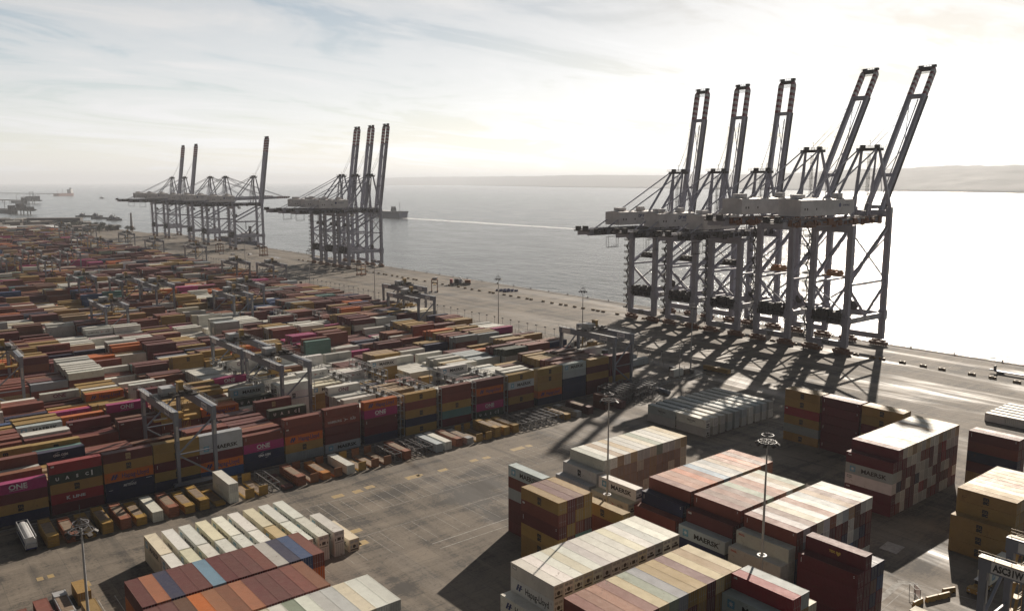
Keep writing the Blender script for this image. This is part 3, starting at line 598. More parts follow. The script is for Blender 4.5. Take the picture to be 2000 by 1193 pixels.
def door_mesh(Ln, h, end, leaf):
    key = ('door', Ln, h, end, leaf)
    if key in CM: return CM[key]
    b = MB(); y0 = .16 + leaf * (W - .32) / 2 + .012; y1 = y0 + (W - .32) / 2 - .024; s = 1 if end == 0 else -1; X = 0 if end == 0 else Ln
    bx = lambda a, y, z, c_, yy, zz, m=0: b.box(min(X + s * a, X + s * c_), y, z, max(X + s * a, X + s * c_), yy, zz, m)
    bx(.03, y0, .19, .07, y1, h - .17)
    for k in range(4):
        z = .34 + k * (h - .7) / 4; bx(.018, y0 + .1, z, .03, y1 - .1, z + (h - .7) / 5)
    for k in (.28, .74):
        y = y0 + (y1 - y0) * k
        xx = X + s * .0; b.cyl((xx - s * .006, y, .1), (xx - s * .006, y, h - .08), .022, n=6, m=1)
        bx(-.02, y - .16, 1.05, .0, y + .16, 1.11, 1)
    me = b.mesh('door_leaf'); me.materials.append(PAINT); me.materials.append(GALV); CM[key] = me; return me
def cool_mesh(Ln, h, end, var):
    key = ('cool', Ln, h, end, var)
    if key in CM: return CM[key]
    b = MB(); s = 1 if end == 0 else -1; X = 0 if end == 0 else Ln
    bx = lambda a, y, z, c_, yy, zz, m=0: b.box(min(X + s * a, X + s * c_), y, z, max(X + s * a, X + s * c_), yy, zz, m)
    bx(.05, .16, .18, .10, W - .16, h - .16, 0)                                  # back plate
    bx(.02, .2, h * .56, .05, W - .2, h - .2, 0)                                 # upper access panels
    for y in (.28, 1.30): bx(.008, y, h * .68, .02, y + .84, h * .86, 2)
    if var == 0:
        b.cyl((X + s * .05, W / 2, h * .40), (X + s * .015, W / 2, h * .40), .40, n=14, m=1); bx(.02, .3, .26, .05, W - .3, h * .2, 1); bx(.015, .3, h * .3, .05, .62, h * .5, 2); bx(.015, W - .7, h * .28, .05, W - .32, h * .5, 2)
    elif var == 1:
        bx(.02, W / 2 - .42, h * .24, .05, W / 2 + .42, h * .48, 1); bx(.015, .24, h * .26, .05, .46, h * .42, 1); bx(.015, W - .46, h * .26, .05, W - .24, h * .42, 1); bx(.015, .3, .2, .05, W - .3, .30, 1)
    else:
        bx(.015, .26, h * .18, .05, W - .26, h * .34, 1); bx(.015, W / 2 - .2, h * .38, .05, W / 2 + .55, h * .52, 1); bx(.015, .3, h * .4, .05, .75, h * .5, 2)
    me = b.mesh('cooling_unit'); me.materials.append(PAINT); me.materials.append(DARK); me.materials.append(GALV); CM[key] = me; return me

def poly_mesh(pts, y=-.004):
    me = bpy.data.meshes.new('emblem'); n = len(pts)
    me.from_pydata([(x, y, z) for x, z in pts] + [(x, y + .012, z) for x, z in pts], [], [tuple(range(n)), tuple(reversed(range(n, 2 * n)))] + [(i, n + i, n + (i + 1) % n, (i + 1) % n) for i in range(n)]); return me
def rect(x0, z0, x1, z1): return poly_mesh([(x0, z0), (x1, z0), (x1, z1), (x0, z1)])
def star7(r):
    return poly_mesh([((r if i % 2 == 0 else r * .36) * math.sin(math.pi * i / 7), (r if i % 2 == 0 else r * .36) * math.cos(math.pi * i / 7)) for i in range(14)], -.012)
LM = {}
def letter_mesh(mark, Ln, h):
    key = (mark, Ln, h)
    if key in LM: return LM[key]
    c = Ln / 2; k = INK; P = []
    T = lambda s, size, bold=.03, w=None, shear=0, sp=1.0: text_mesh(s, size, bold, w, shear, sp)
    if mark == 'star':
        P = [(rect(-.75, -.75, .75, .75), (c - 4.2, 0, h / 2), k['sky']), (star7(.62), (c - 4.2, 0, h / 2), k['white']), (T('MAERSK', 1.5, .05, 6.6), (c + 1.4, 0, h / 2 - .55), k['black'])]
    elif mark in ('one', 'one_dark'):
        i = k['white'] if mark == 'one' else k['wine']
        P = [(T('ONE', 1.75, .045, 4.0), (c - .2, 0, h / 2 - .42), i), (rect(-1.9, 0, 1.9, .07), (c - .2, 0, h / 2 - .72), i)]
    elif mark in ('blade', 'blade_dark'):
        i = k['navy']
        bl = lambda o: [(-.75 + o, -.65), (-.25 + o, -.65), (-.02 + o, -.1), (.28 + o, -.1), (.48 + o, .12), (.08 + o, .12), (.34 + o, .68), (-.18 + o, .68)]
        P = [(poly_mesh(bl(0)), (c - 3.8, 0, h / 2), i), (poly_mesh(bl(.72)), (c - 3.8, 0, h / 2), i), (T('Hapag-Lloyd', 1.85, .03, 6.6), (c + 1.5, 0, h / 2 - .6), i if mark == 'blade' else k['black'])]
    elif mark in ('block', 'block_tan'):
        i = k['black'] if mark == 'block' else k['tan']
        P = [(T('m', 1.35, .09, 1.25), (c, 0, h / 2 + .03), i), (T('sc', 1.35, .09, 1.25), (c, 0, h / 2 - .82), i)]
    elif mark == 'spaced':
        P = [(T(s, 1.15, .04), (c - 4.3 + q * 2.25, 0, h / 2 - .42), k['white']) for q, s in enumerate('UASC')] + [(rect(-.16, -.7, .16, .7), (c + 3.6, 0, h / 2), k['white'])]
    elif mark == 'kline': P = [(T('K', 1.25, .05), (c - 2.2, 0, h / 2 - .5), k['white']), (T('LINE', .95, .04, 2.9), (c + .3, 0, h / 2 - .45), k['white'])]
    elif mark == 'db': P = [(T('DB', .5, .04, .75), (.85, 0, h - .75), k['white'])]
    elif mark == 'cai': P = [(T('CAI', .5, .04, .95), (.9, 0, h - .78), k['white'])]
    elif mark == 'small_red': P = [(T('OOCL', .55, .03, 1.5), (1.3, 0, h - .85), k['red'])]
    elif mark == 'code': P = [(rect(-.05, -.5, .05, .5), (.75, 0, h / 2 + .25), k['white']), (rect(-.12, -.06, .12, .06), (Ln - .7, 0, h - .5), k['white']), (rect(-.12, -.06, .12, .06), (Ln - .7, 0, h - .8), k['white'])]
    elif mark == 'script': P = [(T('METRANS', .9, .02, 3.2, .3), (c, 0, h / 2 - .35), k['white']), (poly_mesh([(-.6, .1), (.5, .75), (.9, 1.1), (.3, .5)]), (c + .3, 0, h / 2), k['white']), (rect(-.7, -.05, .7, .05), (Ln - 1.2, 0, h - .45), k['white']), (rect(-.5, -.05, .5, .05), (1.3, 0, .5), k['white'])]
    elif mark == 'arcs': P = [(T('CMA CGM', .85, .05, 3.6), (c, 0, h / 2 - .3), k['white']), (poly_mesh([(-.9, 0), (0, .28), (.6, .3), (0, .16)]), (c - .6, 0, h / 2 + .5), k['white']), (poly_mesh([(-.6, -.3), (0, -.28), (.9, 0), (0, -.16)]), (c + .6, 0, h / 2 - .55), k['white'])]
    elif mark in ('swan', 'swan_dark'):
        i = k['white'] if mark == 'swan' else k['black']; j = k['white'] if mark == 'swan' else k['red']
        P = [(T('HAMBURG', 1.05, .01, 4.6), (c - 2.6, 0, h / 2 - .4), i), (T('SUD', 1.05, .01, 1.9), (c + 3.6, 0, h / 2 - .4), i), (rect(-.09, -.07, .09, .07), (c + 3.5, 0, h / 2 + .52), i), (rect(-.09, -.07, .09, .07), (c + 3.8, 0, h / 2 + .52), i),
             (poly_mesh([(-.9, .6), (.1, .1), (1.0, 0), (.1, -.1), (-.7, -.6), (-.1, 0)]), (c + 1.1, 0, h / 2), j)]
    elif mark == 'plate': P = [(rect(-.6, -.32, .6, .32), (1.1, 0, h - .75), k['black']), (rect(-.5, -.22, .5, .22), (1.1, -.006, h - .75), k['white'])]
    elif mark == 'plain_text': P = [(T('TRITON', .8, .02, 3.4), (c, 0, h / 2 - .2), k['black']), (rect(-.7, -.05, .7, .05), (c, 0, h / 2 - .55), k['black'])]
    elif mark == 'heart': P = [(T('TEX', .62, .04, 1.3), (c - .5, 0, h / 2 - .1), k['gold']), (poly_mesh([(0, -.5), (.5, .05), (.42, .38), (.12, .38), (0, .2), (-.12, .38), (-.42, .38), (-.5, .05)]), (c + .75, 0, h / 2), k['gold'])]
    out = []
    for me, off, mt in P:
        isbar = len(me.polygons) < 40 and me.name.startswith('emblem')
        q = me.copy(); q.transform(Matrix.Translation(off)); q.materials.clear(); q.materials.append(mt); q.name = 'emblem' if isbar else 'lettering'; out.append(q)
    LM[key] = out; return out
MWORDS = {'star': 'star emblem and bold dark lettering', 'one': 'three large white letters', 'one_dark': 'three large dark letters', 'blade': 'dark blue lettering', 'blade_dark': 'dark lettering and twin blade emblem', 'block': 'square dark emblem', 'block_tan': 'faint square emblem',
          'spaced': 'four widely spaced letters', 'kline': 'white initial and word', 'db': 'small white initials', 'cai': 'small white corner letters', 'small_red': 'small red letters', 'script': 'slanted white script', 'arcs': 'white lettering between arcs', 'swan': 'white lettering and bird emblem',
          'swan_dark': 'faint lettering and bird emblem', 'plain_text': 'small dark lettering', 'heart': 'gold heart emblem', 'plate': 'framed plate'}
used = {}
def build_container(i, c):
    end = 0 if c['ax'] == 'x' else 1
    nm = 'refrigerated_container' if c['kind'] == 'reefer' else 'shipping_container'
    noun = 'reefer box' if c['kind'] == 'reefer' else 'container'
    loc = (c['x'], c['y'], c['z']) if end == 0 else (c['x'], c['y'] + c['L'], c['z'])
    pos = c['pos']; pre = CNAME[c['col']]
    lab = '%s %s, %s' % (pre, noun, pos)
    mw = MWORDS.get(c['mark'])
    if mw and len((lab + ' with ' + mw).split()) <= 16: lab = '%s %s with %s, %s' % (pre, noun, mw, pos)
    lab = ' '.join(lab.split()[:16])
    if lab in used: used[lab] += 1; lab2 = lab
    else: used[lab] = 1
    v = rc.uniform(.86, 1.12); col = (*[min(1, x * v * rc.uniform(.96, 1.04)) for x in PAL[c['col']]], 1)
    rz = 0 if end == 0 else -math.pi / 2
    big = hits[i] * 4 > 120 or c['mark']
    bm = body_mesh(c['L'], c['h'], c['kind'], end)
    r = thing(nm, lab, 'container', loc, rz, c['group']); bo = link('body', bm, r); bo.color = col
    if c['kind'] == 'reefer':
        o = link('cooling_unit', cool_mesh(c['L'], c['h'], end, rc.randrange(3)), r); o.color = col
    else:
        f = rc.uniform(.8, 1.1)
        for lf in (0, 1):
            o = link('door_leaf', door_mesh(c['L'], c['h'], end, lf), r); o.color = (*[x * f for x in col[:3]], 1)
    if c['mark']:
        for lm in letter_mesh(c['mark'], c['L'], c['h']): link('emblem' if lm.name.startswith('emblem') else 'lettering', lm, r)
    return r
for i in sorted(SEL): build_container(i, CONTS[i])
print('duplicate labels', [k for k, v in used.items() if v > 1][:10])
# --- all the others, seen small: one object
def medium(Ln, h, end):
    """a lighter box with posts, rails, inset panels and door bars; faces carry a tint, or None for bare steel"""
    T = []
    def bx(x0, y0, z0, x1, y1, z1, k): T.append(((x0, y0, z0, x1, y1, z1), k))
    bx(.05, .045, .05, Ln - .05, W - .045, h - .04, .88)
    for x in (0, Ln - .17):
        for y in (0, W - .17): bx(x, y, 0, x + .17, y + .17, h, 1.0)
    for y in (0, W - .1): bx(.17, y, h - .12, Ln - .17, y + .1, h - .01, 1.0); bx(.17, y, 0, Ln - .17, y + .1, .16, .9)
    for x in (0, Ln - .12): bx(x, .17, h - .14, x + .12, W - .17, h - .012, 1.0); bx(x, .17, 0, x + .12, W - .17, .16, .9)
    n_ = int((Ln - .5) / .56)
    for i in range(n_):
        x = .3 + i * (Ln - .6) / n_; bx(x, .02, .16, x + .26, W - .02, h - .12, 1.0)
    o = 0 if end == 0 else Ln; s_ = 1 if end == 0 else -1
    for y in (.2, W / 2 + .03):
        a, b_ = o + s_ * .02, o + s_ * .06; bx(min(a, b_), y, .18, max(a, b_), y + W / 2 - .23, h - .16, .93)
        for q in (.28, .74):
            yy = y + (W / 2 - .23) * q; a, b_ = o - s_ * .025, o + s_ * .02; bx(min(a, b_), yy - .028, .1, max(a, b_), yy + .028, h - .08, None)
    return T
n = 0; vs, fs, cs = [], [], []; MT = {}
def add_box(q, c, col, rot):
    global n
    x0, y0, z0, x1, y1, z1 = q
    if rot: x0, x1, y0, y1 = c['x'] + y0, c['x'] + y1, c['y'] + c['L'] - x1, c['y'] + c['L'] - x0
    else: x0, x1, y0, y1 = c['x'] + x0, c['x'] + x1, c['y'] + y0, c['y'] + y1
    z0 += c['z']; z1 += c['z']; n = len(vs)
    vs.extend(((x0, y0, z0), (x1, y0, z0), (x1, y1, z0), (x0, y1, z0), (x0, y0, z1), (x1, y0, z1), (x1, y1, z1), (x0, y1, z1)))
    fs.extend(((n + 4, n + 5, n + 6, n + 7), (n, n + 1, n + 5, n + 4), (n + 1, n + 2, n + 6, n + 5), (n + 2, n + 3, n + 7, n + 6), (n + 3, n, n + 4, n + 7))); cs.extend((col,) * 5)
for i, c in enumerate(CONTS):
    if i in SEL: continue
    if hits[i] == 0 and c['y'] > 600 and c['z'] < 2: continue
    v = rc.uniform(.85, 1.12); base = [x * v for x in PAL[c['col']]]
    if hits[i] > 2 and c['y'] < 520:
        key = (c['L'], c['h'], c['ax'])
        if key not in MT: MT[key] = medium(c['L'], c['h'], 0 if c['ax'] == 'x' else 1)
        for q, k in MT[key]: add_box(q, c, (.30, .29, .28, 1) if k is None else (*[x * k for x in base], 1), c['ax'] == 'y')
    else: add_box((0, 0, 0, c['L'], W, c['h']), c, (*base, 1), c['ax'] == 'y')
me = bpy.data.meshes.new('container_stacks'); me.from_pydata(vs, [], fs)
at = me.color_attributes.new('paint', 'FLOAT_COLOR', 'CORNER'); flat = []
for q in cs: flat += list(q) * 4
at.data.foreach_set('color', flat); me.materials.append(STUFFP); me.update()
tag(link('container_stacks', me), 'sea of stacked containers in maroon, ochre, white and orange filling the far yard', 'containers', kind='stuff')
# ------------------------------------------------------------------ ship-to-shore quay cranes (local: +x to the water, origin between the landside legs)
STRIPE = mat('boom_stripe_red', (.22, .035, .05), .5, dirt=.3, scale=.4); STRW = mat('boom_stripe_white', (.5, .5, .5), .5, dirt=.3, scale=.4)
GA = 35.5                                               # rail gauge
def quay_crane(big, boom_deg, boom_len, label, code=None, house_words=True, spr_z=38.0):
    t = thing('quay_crane', label, 'quay crane', (0, 0, 0), 0, 'ship-to-shore cranes along the quay')
    zg = 62.0 if big else 53.0; gt = zg + 4.0; zh = zg + 6.5; za = 99.0 if big else 88.5; zj = zg + (8 if big else 4)
    V = 9.3
    for x in (0, GA):                                   # the four legs
        for v in (-V, V):
            top = zg + .2 if x == 0 else zj
            m = MB(); m.beam((x, v, 3.8), (x, v, 17), 2.7, 2.3, up=(1, 0, 0)); m.beam((x, v, 17), (x, v, top), 2.6, 2.2, up=(1, 0, 0), w2=2.8, h2=2.3)
            m.box(x - 1.6, v - 1.7, 13.6, x + 1.6, v + 1.7, 18.6)
            m.build('leg', GREY, t)
    for x in (0, GA):
        m = MB(); m.box(x - .9, -V - 1, 3.4, x + .9, V + 1, 6.3)
        for i in range(14): m.box(x - .95, -V + 1.6 + i * 1.25, 3.5, x + .95, -V + 1.72 + i * 1.25, 6.2)
        m.build('sill_beam', GREY, t)
        m = MB(); m.box(x - .85, -V + 1.2, 14.2, x + .85, V - 1.2, 17.6); m.build('portal_beam', GREY, t)
        m = MB(); m.box(x - 1, -V, zj - 5 if x else zg - 3.4, x + 1, V, zj - 1.6 if x else zg - .05); m.build('cross_beam', GREY, t)
        for v in (-V + 1.0, V - 1.0):                   # equaliser beams and wheel bogies
            b = MB(); b.beam((x, v - 3.6, 2.6), (x, v + 3.6, 2.6), .9, .9)
            for q in (-3.9, -2.6, -1.3, 0, 1.3, 2.6, 3.9):
                b.cyl((x - .3, v + q, .55), (x + .3, v + q, .55), .55, n=10)
                b.box(x - .75, v + q - .55, .7, x + .75, v + q + .55, 1.9)
                b.box(x - 1.25, v + q - .25, .9, x - .75, v + q + .3, 1.7)
            for q in (-2, 2): b.box(x - .4, v + q - .6, 1.7, x + .4, v + q + .6, 2.3)
            b.box(x - .5, v - .7, 2.3, x + .5, v + .7, 3.4)
            for q in (-4.4, 4.4): b.box(x - .6, v + q - .5, 1.1, x + .6, v + q + .5, 2.2)
            b.build('bogie', RUST, t)
        if x == 0:                                      # stowage gear crowding the landside portal
            b = MB(); r9 = random.Random(int(boom_len * 7 + boom_deg))
            for q in range(16):
                yy = -V + 2 + q * (2 * V - 4) / 15; b.box(x - 1.2 - r9.random() * 1.2, yy - .45, 17.6, x + .6 + r9.random(), yy + .45, 19.0 + r9.random() * 2.6); b.box(x - 2.0 - r9.random(), yy - .2, 14.6 + r9.random() * 1.5, x - .9, yy + .25, 17.4)
            b.rail([(x - 1.6, -V, 17.6), (x - 1.6, V, 17.6)], 1.2, .09); b.build('portal_gear', DARK, t)
    for v in (-V, V):                                   # side ties and braces
        m = MB(); m.box(1, v - .7, 14.6, GA - 1, v + .7, 17.4); tie = m.build('tie_beam', GREY, t)
        if code and v < 0:
            p = MB(); p.box(3.5, v - .78, 15.0, 7.5, v - .72, 17.0); p.box(9, v - .78, 15.0, 16, v - .72, 17.0, 1); p.box(17, v - .78, 15.0, 21.5, v - .72, 17.0, 1); p.build('name_board', [WHITE, WHITE], t)
            sign_text('lettering', code, 1.5, INK['black'], t, (5.5, v - .81, 15.4), bold=.03, w=3.2)
        kn = 33.5
        MB().beam((0, v, kn), (GA, v, kn), 1.1, 1.0).build('brace', GREY, t)
        MB().beam((0, v, kn + .8), (GA, v, zg - 1), 1.5, 1.3).build('brace', GREY, t)
        MB().beam((0, v, kn - .8), (GA / 2, v, 17.4), .95, .95).build('brace', GREY, t)
        MB().beam((GA, v, kn - 2), (GA / 2, v, 17.4), .95, .95).build('brace', GREY, t)
    for s in (1, -1): MB().beam((GA, -V * s, 34), (GA, V * s, zg - 6), .6, .6).build('brace', GREY, t)
    for s in (1, -1): MB().beam((0, -V * s, 19.5), (0, V * s, 33), .55, .55).build('brace', GREY, t)
    # main girders running over the yard side
    for v in (-3.9, 3.9):
        m = MB(); m.box(-50, v - .75, zg, GA + 2.5, v + .75, gt - .4); m.build('girder', GREY, t)
        m = MB(); o = v + (1.5 if v > 0 else -1.5); m.box(-50, min(v, o) + (.75 if v > 0 else -.1), gt - .9, GA, max(v, o) + (.1 if v > 0 else -.75), gt - .75); m.rail([(-50, o, gt - .75), (GA, o, gt - .75)], 1.1, .07, step=3); m.build('walkway', DARK, t)
    m = MB()
    for x in (-50, -38, -26, -14, 10, 22): m.box(x, -3.2, zg + .6, x + .9, 3.2, zg + 2.2)
    m.build('girder_ties', GREY, t)
    m = MB(); m.box(-52.5, -5, gt - 1.6, -49.8, 5, gt - 1.0); m.rail([(-52.5, -5, gt - 1), (-52.5, 5, gt - 1)], 1.2, .08); m.box(-52, -4.2, gt - 1, -50.3, -1.4, gt + 1.4); m.box(-52, 1.4, gt - 1, -50.3, 4.2, gt + 1.1)
    m.build('end_platform', DARK, t)
    m = MB(); m.frame(-37, -6.8, zg - 7, -29, -5.2, zg - 1, .16); m.box(-37, -6.8, zg - 7.1, -29, -5.2, zg - 6.9); m.rail([(-37, -6.8, zg - 7), (-29, -6.8, zg - 7)], 1.1, .08); m.build('maintenance_basket', DARK, t)
    # machinery house
    x0, x1 = (-27, 3) if not big else (-38, 8)
    m = MB(); hh = 6.4; n0 = len(m.v)
    m.v += [(x0, -5.6, zh - 1.4), (x1 - 2.5, -5.6, zh - 1.4), (x1, -5.6, zh), (x1, -5.6, zh + hh - .6), (x0, -5.6, zh + hh - .6), (x0, 5.6, zh - 1.4), (x1 - 2.5, 5.6, zh - 1.4), (x1, 5.6, zh), (x1, 5.6, zh + hh - .6), (x0, 5.6, zh + hh - .6), (x0, 0, zh + hh), (x1, 0, zh + hh)]
    for f in ((0, 1, 2, 3, 4), (9, 8, 7, 6, 5), (0, 5, 6, 1), (1, 6, 7, 2), (2, 7, 8, 11, 3), (0, 4, 10, 9, 5), (4, 3, 11, 10), (10, 11, 8, 9)): m.f.append(f); m.m.append(0)
    hs_ = m.build('machinery_house', HOUSE, t)
    m = MB(); m.box(x0 + 3, -2, zh + hh, x0 + 9, 2, zh + hh + 1.8); m.box(x1 - 10, -3, zh + hh - .2, x1 - 6.5, .5, zh + hh + 2.2); m.box(x1 - 5, -1, zh + hh - .2, x1 - 3.5, 1, zh + hh + 1.4); m.build('roof_unit', HOUSE, hs_)
    m = MB(); m.rail([(x0, -5.5, zh + hh - .6), (x1, -5.5, zh + hh - .6)], 1.1, .07, step=2.5); m.build('roof_rail', YELL, hs_)
    for q in (3.0, 5.0, 12.5): MB().box(x0 + q, -5.68, zh + 1.2, x0 + q + .8, -5.58, zh + 2.2).build('vent', DARK, hs_)
    if house_words:
        sign_text('lettering', 'DP WORLD', 2.6, INK['navy'], hs_, (x1 - 8.5, -5.66, zh + 2.6), bold=.09, w=11.5)
        sign_text('lettering', 'LONDON GATEWAY', .8, INK['navy'], hs_, (x1 - 7.5, -5.66, zh + 1.4), w=8.2)
    else:
        m = MB(); m.cyl((x1 - 13, -5.66, zh + 3.2), (x1 - 13, -5.6, zh + 3.2), 1.0, n=14); m.build('emblem', INK['navy'], hs_)
        sign_text('lettering', 'DP WORLD', 1.2, INK['navy'], hs_, (x1 - 7.5, -5.66, zh + 2.7), bold=.02, w=6)
    m = MB(); r8 = random.Random(5)
    for q in range(46):
        xx = -46 + q * 1.75; yy = r8.choice((-6.4, -5.6, -4.9, 5.2)); m.box(xx, yy - .5, zg + r8.uniform(-.6, 1.6), xx + r8.uniform(.8, 2.6), yy + .5, zg + r8.uniform(2.0, 3.6))
    m.beam((-48, -6.2, gt - .2), (GA, -6.2, gt - .2), .25); m.beam((-48, -6.6, zg + .8), (GA, -6.6, zg + .8), .25); m.build('festoon_gear', RUST if big else DARK, t)
    # A-frame and its stays
    ax = GA - 5.5; ap = 4.6
    for s in (-1, 1):
        MB().beam((GA, s * V, zj - .5), (ax + .8, s * ap, za - 1), 1.5, 1.3, up=(1, 0, 0), w2=1.0, h2=1.0).build('a_frame_leg', GREY, t)
        MB().beam((GA - 9.5, s * 4.2, gt - .5), (ax - .6, s * ap * .8, za - 1), .7, .7, up=(1, 0, 0)).build('a_frame_strut', GREY, t)
        MB().beam((GA - 12, s * 4.2, gt - .5), (ax - .6, s * ap * .8, za - 1), .35, .35, up=(1, 0, 0)).build('a_frame_strut', GREY, t)
        MB().beam((2, s * 4.4, gt - .5), (ax - 1, s * ap, za - .5), 1.05, .9, up=(1, 0, 0)).build('back_stay', GREY, t)
        MB().beam((-36, s * 4.4, gt - .5), (ax - 1, s * ap, za), .55, .5, up=(1, 0, 0)).build('back_stay', GREY, t)
    m = MB(); m.box(ax - 2.2, -ap - 1.4, za - 1.4, ax + 2.2, ap + 1.4, za); m.box(ax - 1, -ap, za, ax + 1, -ap + 1.8, za + 1.6); m.box(ax - 1, ap - 1.8, za, ax + 1, ap, za + 1.6)
    m.rail([(ax - 2.4, -ap - 2.4, za - .2), (ax - 2.4, ap + 2.4, za - .2)], 1.4, .09, step=1.5); m.rail([(ax + 2.4, -ap - 2.4, za - .2), (ax + 2.4, ap + 2.4, za - .2)], 1.4, .09, step=1.5)
    m.beam((ax, 0, za + .5), (ax, 0, za + 4), .15); m.beam((ax - 1.5, 0, za + 3.4), (ax + .1, 0, za + 3.4), .12); m.build('apex_platform', DARK, t)
    m = MB(); xx = GA - 7.5                              # ladder tower up the frame
    for q in range(8):
        z = gt + 2 + q * (za - gt - 5) / 7; m.box(xx - 1.2, -2.2, z, xx + 1.2, 1.0, z + .12); m.rail([(xx - 1.2, -2.2, z), (xx + 1.2, -2.2, z)], 1.1, .08, step=2.4)
    m.frame(xx - .5, -1.5, gt, xx + .5, -.5, za - 3, .16); m.build('ladder_tower', DARK, t)
    # boom
    th = R(boom_deg); hx, hz = GA + 3.0, zg + (7 if big else 6); dx, dz = math.cos(th), math.sin(th); ux, uz = -math.sin(th), math.cos(th)
    B = lambda s, v, u=0: (hx + dx * s + ux * u, v, hz + dz * s + uz * u)
    BL = boom_len; UPV = (ux, 0, uz); cut = BL - 18
    m = MB()
    for v in (-3.9, 3.9): m.beam(B(-4, v), B(cut, v), 1.75, 2.9, up=UPV)
    m.beam(B(1, -3.9), B(1, 3.9), 1.2, 1.6, up=UPV); m.beam(B(20, -3.9), B(20, 3.9), 1.1, 1.6, up=UPV); m.beam(B(BL - 18.5, -4.6), B(BL - 18.5, 4.6), 1.6, 2.0, up=UPV)
    bo = m.build('boom', GREY, t)
    for v in (-3.9, 3.9):
        m = MB(); n = 10
        for i in range(n): m.beam(B(cut + i * 15.5 / n, v), B(cut + (i + 1) * 15.5 / n, v), 1.77, 2.92, m=i % 2, up=UPV)
        m.beam(B(cut + 15.5, v), B(BL - .6, v * .93), 1.77, 2.9, up=UPV, w2=1.2, h2=1.4)
        m.build('striped_tip', [STRIPE, STRW], bo)
    m = MB(); m.beam(B(BL - 1, -4), B(BL - 1, 4), 1.6, 1.8, up=UPV)
    for v in (-3.4, 3.4): m.box(*[a for a in (B(BL, v)[0] - 1, v - 1, B(BL, v)[2] - .2)], B(BL, v)[0] + .8, v + 1, B(BL, v)[2] + 1.1)
    m.rail([(B(BL, -4.6)[0] - 1.4, -4.6, B(BL, 0)[2] - .6), (B(BL, 4.6)[0] - 1.4, 4.6, B(BL, 0)[2] - .6)], 1.6, .12, step=1.4)
    for q in range(4): m.beam(B(BL - 2.4 - q * .45, -3.2), B(BL - 2.4 - q * .45, 3.2), .16)
    m.build('tip_platform', DARK, bo)
    m = MB(); seg = [(2, -1), (20, 1), (37, -1), (cut - 2, 1)]
    for (a, s), (b, s2) in zip(seg, seg[1:]): m.beam(B(a, 3.3 * s), B(b, 3.3 * s2), .28, .28); 
    m.build('boom_bracing', GREY, bo)
    for v in (-5.3, 5.3):
        m = MB(); m.beam(B(0, v * .98, -1), B(cut, v * .98, -1), .7, .08, up=UPV)
        for q in range(int(cut / 6)): m.beam(B(q * 6 + 2, v, .2), B(q * 6 + 2, v * 1.12, 1.6), .09)
        m.beam(B(0, v * 1.1, 1.0), B(cut, v * 1.1, 1.0), .07); m.build('boom_walkway', DARK, bo)
    for v in (-2.4, 2.4):                                # folded stays and hoist ropes
        if boom_deg > 20:
            m = MB(); m.beam(B(8, v, 1.6), B(BL - 22, v, 1.9), .4, .4); m.build('folded_stay', GREY, t)
            for tgt in (BL - 20, BL - 24): MB().beam((ax + 1, v * .6, za + .8), B(tgt, v, 1.2), .09).build('hoist_rope', DARK, t)
        else:
            MB().beam((ax + 1, v * 1.8, za), B(BL * .47, v * 1.6, 1), .5, .5).build('fore_stay', GREY, t)
            MB().beam((ax + 1, v * 1.8, za), B(BL * .9, v * 1.6, 1), .5, .5).build('fore_stay', GREY, t)
    # trolley, cab, spreader on its ropes
    tx = 4.0
    m = MB(); m.box(tx - 4, -4.6, zg - .9, tx + 4, 4.6, zg - .1); m.build('trolley', DARK, t)
    m = MB(); m.box(tx + 4.4, -1.4, zg - 3.6, tx + 7.4, 1.4, zg - 1.0); m.build('driver_cab', WHITE, t)
    m = MB(); m.box(tx - 2.2, -3.4, spr_z + .7, tx + 2.2, 3.4, spr_z + 2.3); m.box(tx - 1.1, -6.1, spr_z, tx + 1.1, 6.1, spr_z + .6)
    for q in (-2.6, 0, 2.6): m.box(tx - 1.6, q - .5, spr_z + 2.3, tx + 1.6, q + .5, spr_z + 3.2)
    m.build('spreader', ORNG if big else DARK, t)
    m = MB()
    for a in (-1.4, 1.4):
        for b_ in (-2.4, 2.4): m.beam((tx + a, b_, spr_z + 3), (tx + a, b_, zg - .8), .07)
    m.build('hoist_rope', DARK, t)
    # stair tower on the landside leg, cable reel on the water side
    m = MB(); y0 = V + 1.2
    for q in range(13):
        z = 6 + q * (zg - 8) / 12; m.box(-1.6, y0, z, 2.0, y0 + 3.4, z + .3); m.rail([(-1.6, y0, z), (-1.6, y0 + 3.4, z)], 1.2, .2, step=3.4); m.rail([(-1.6, y0 + 3.4, z), (2.0, y0 + 3.4, z)], 1.2, .16, step=3.6)
        if q < 12: z2 = 6 + (q + 1) * (zg - 8) / 12; m.beam((0, y0 + (.4 if q % 2 else 3.0), z), (0, y0 + (3.0 if q % 2 else .4), z2), .9, .3)
    m.frame(-.6, y0 + .3, 4, 1.2, y0 + 1.4, zg - 1, .2); m.build('stair_tower', DARK, t)
    m = MB(); m.cyl((GA - 2.2, 5.4, 19.2), (GA - 1.4, 5.4, 19.2), 2.4, n=18); m.cyl((GA - 2.5, 5.4, 19.2), (GA - 1.1, 5.4, 19.2), .6, n=10); m.build('cable_reel', DARK, t)
    if code:
        p = MB(); p.box(-1.03, -2.4, 3.9, -.97, 2.4, 6.0); p.build('number_board', GALV, t)
        o = sign_text('lettering', code, 1.7, INK['black'], t, (-1.06, 0, 4.3), -math.pi / 2, .06, 3.9)
    return t

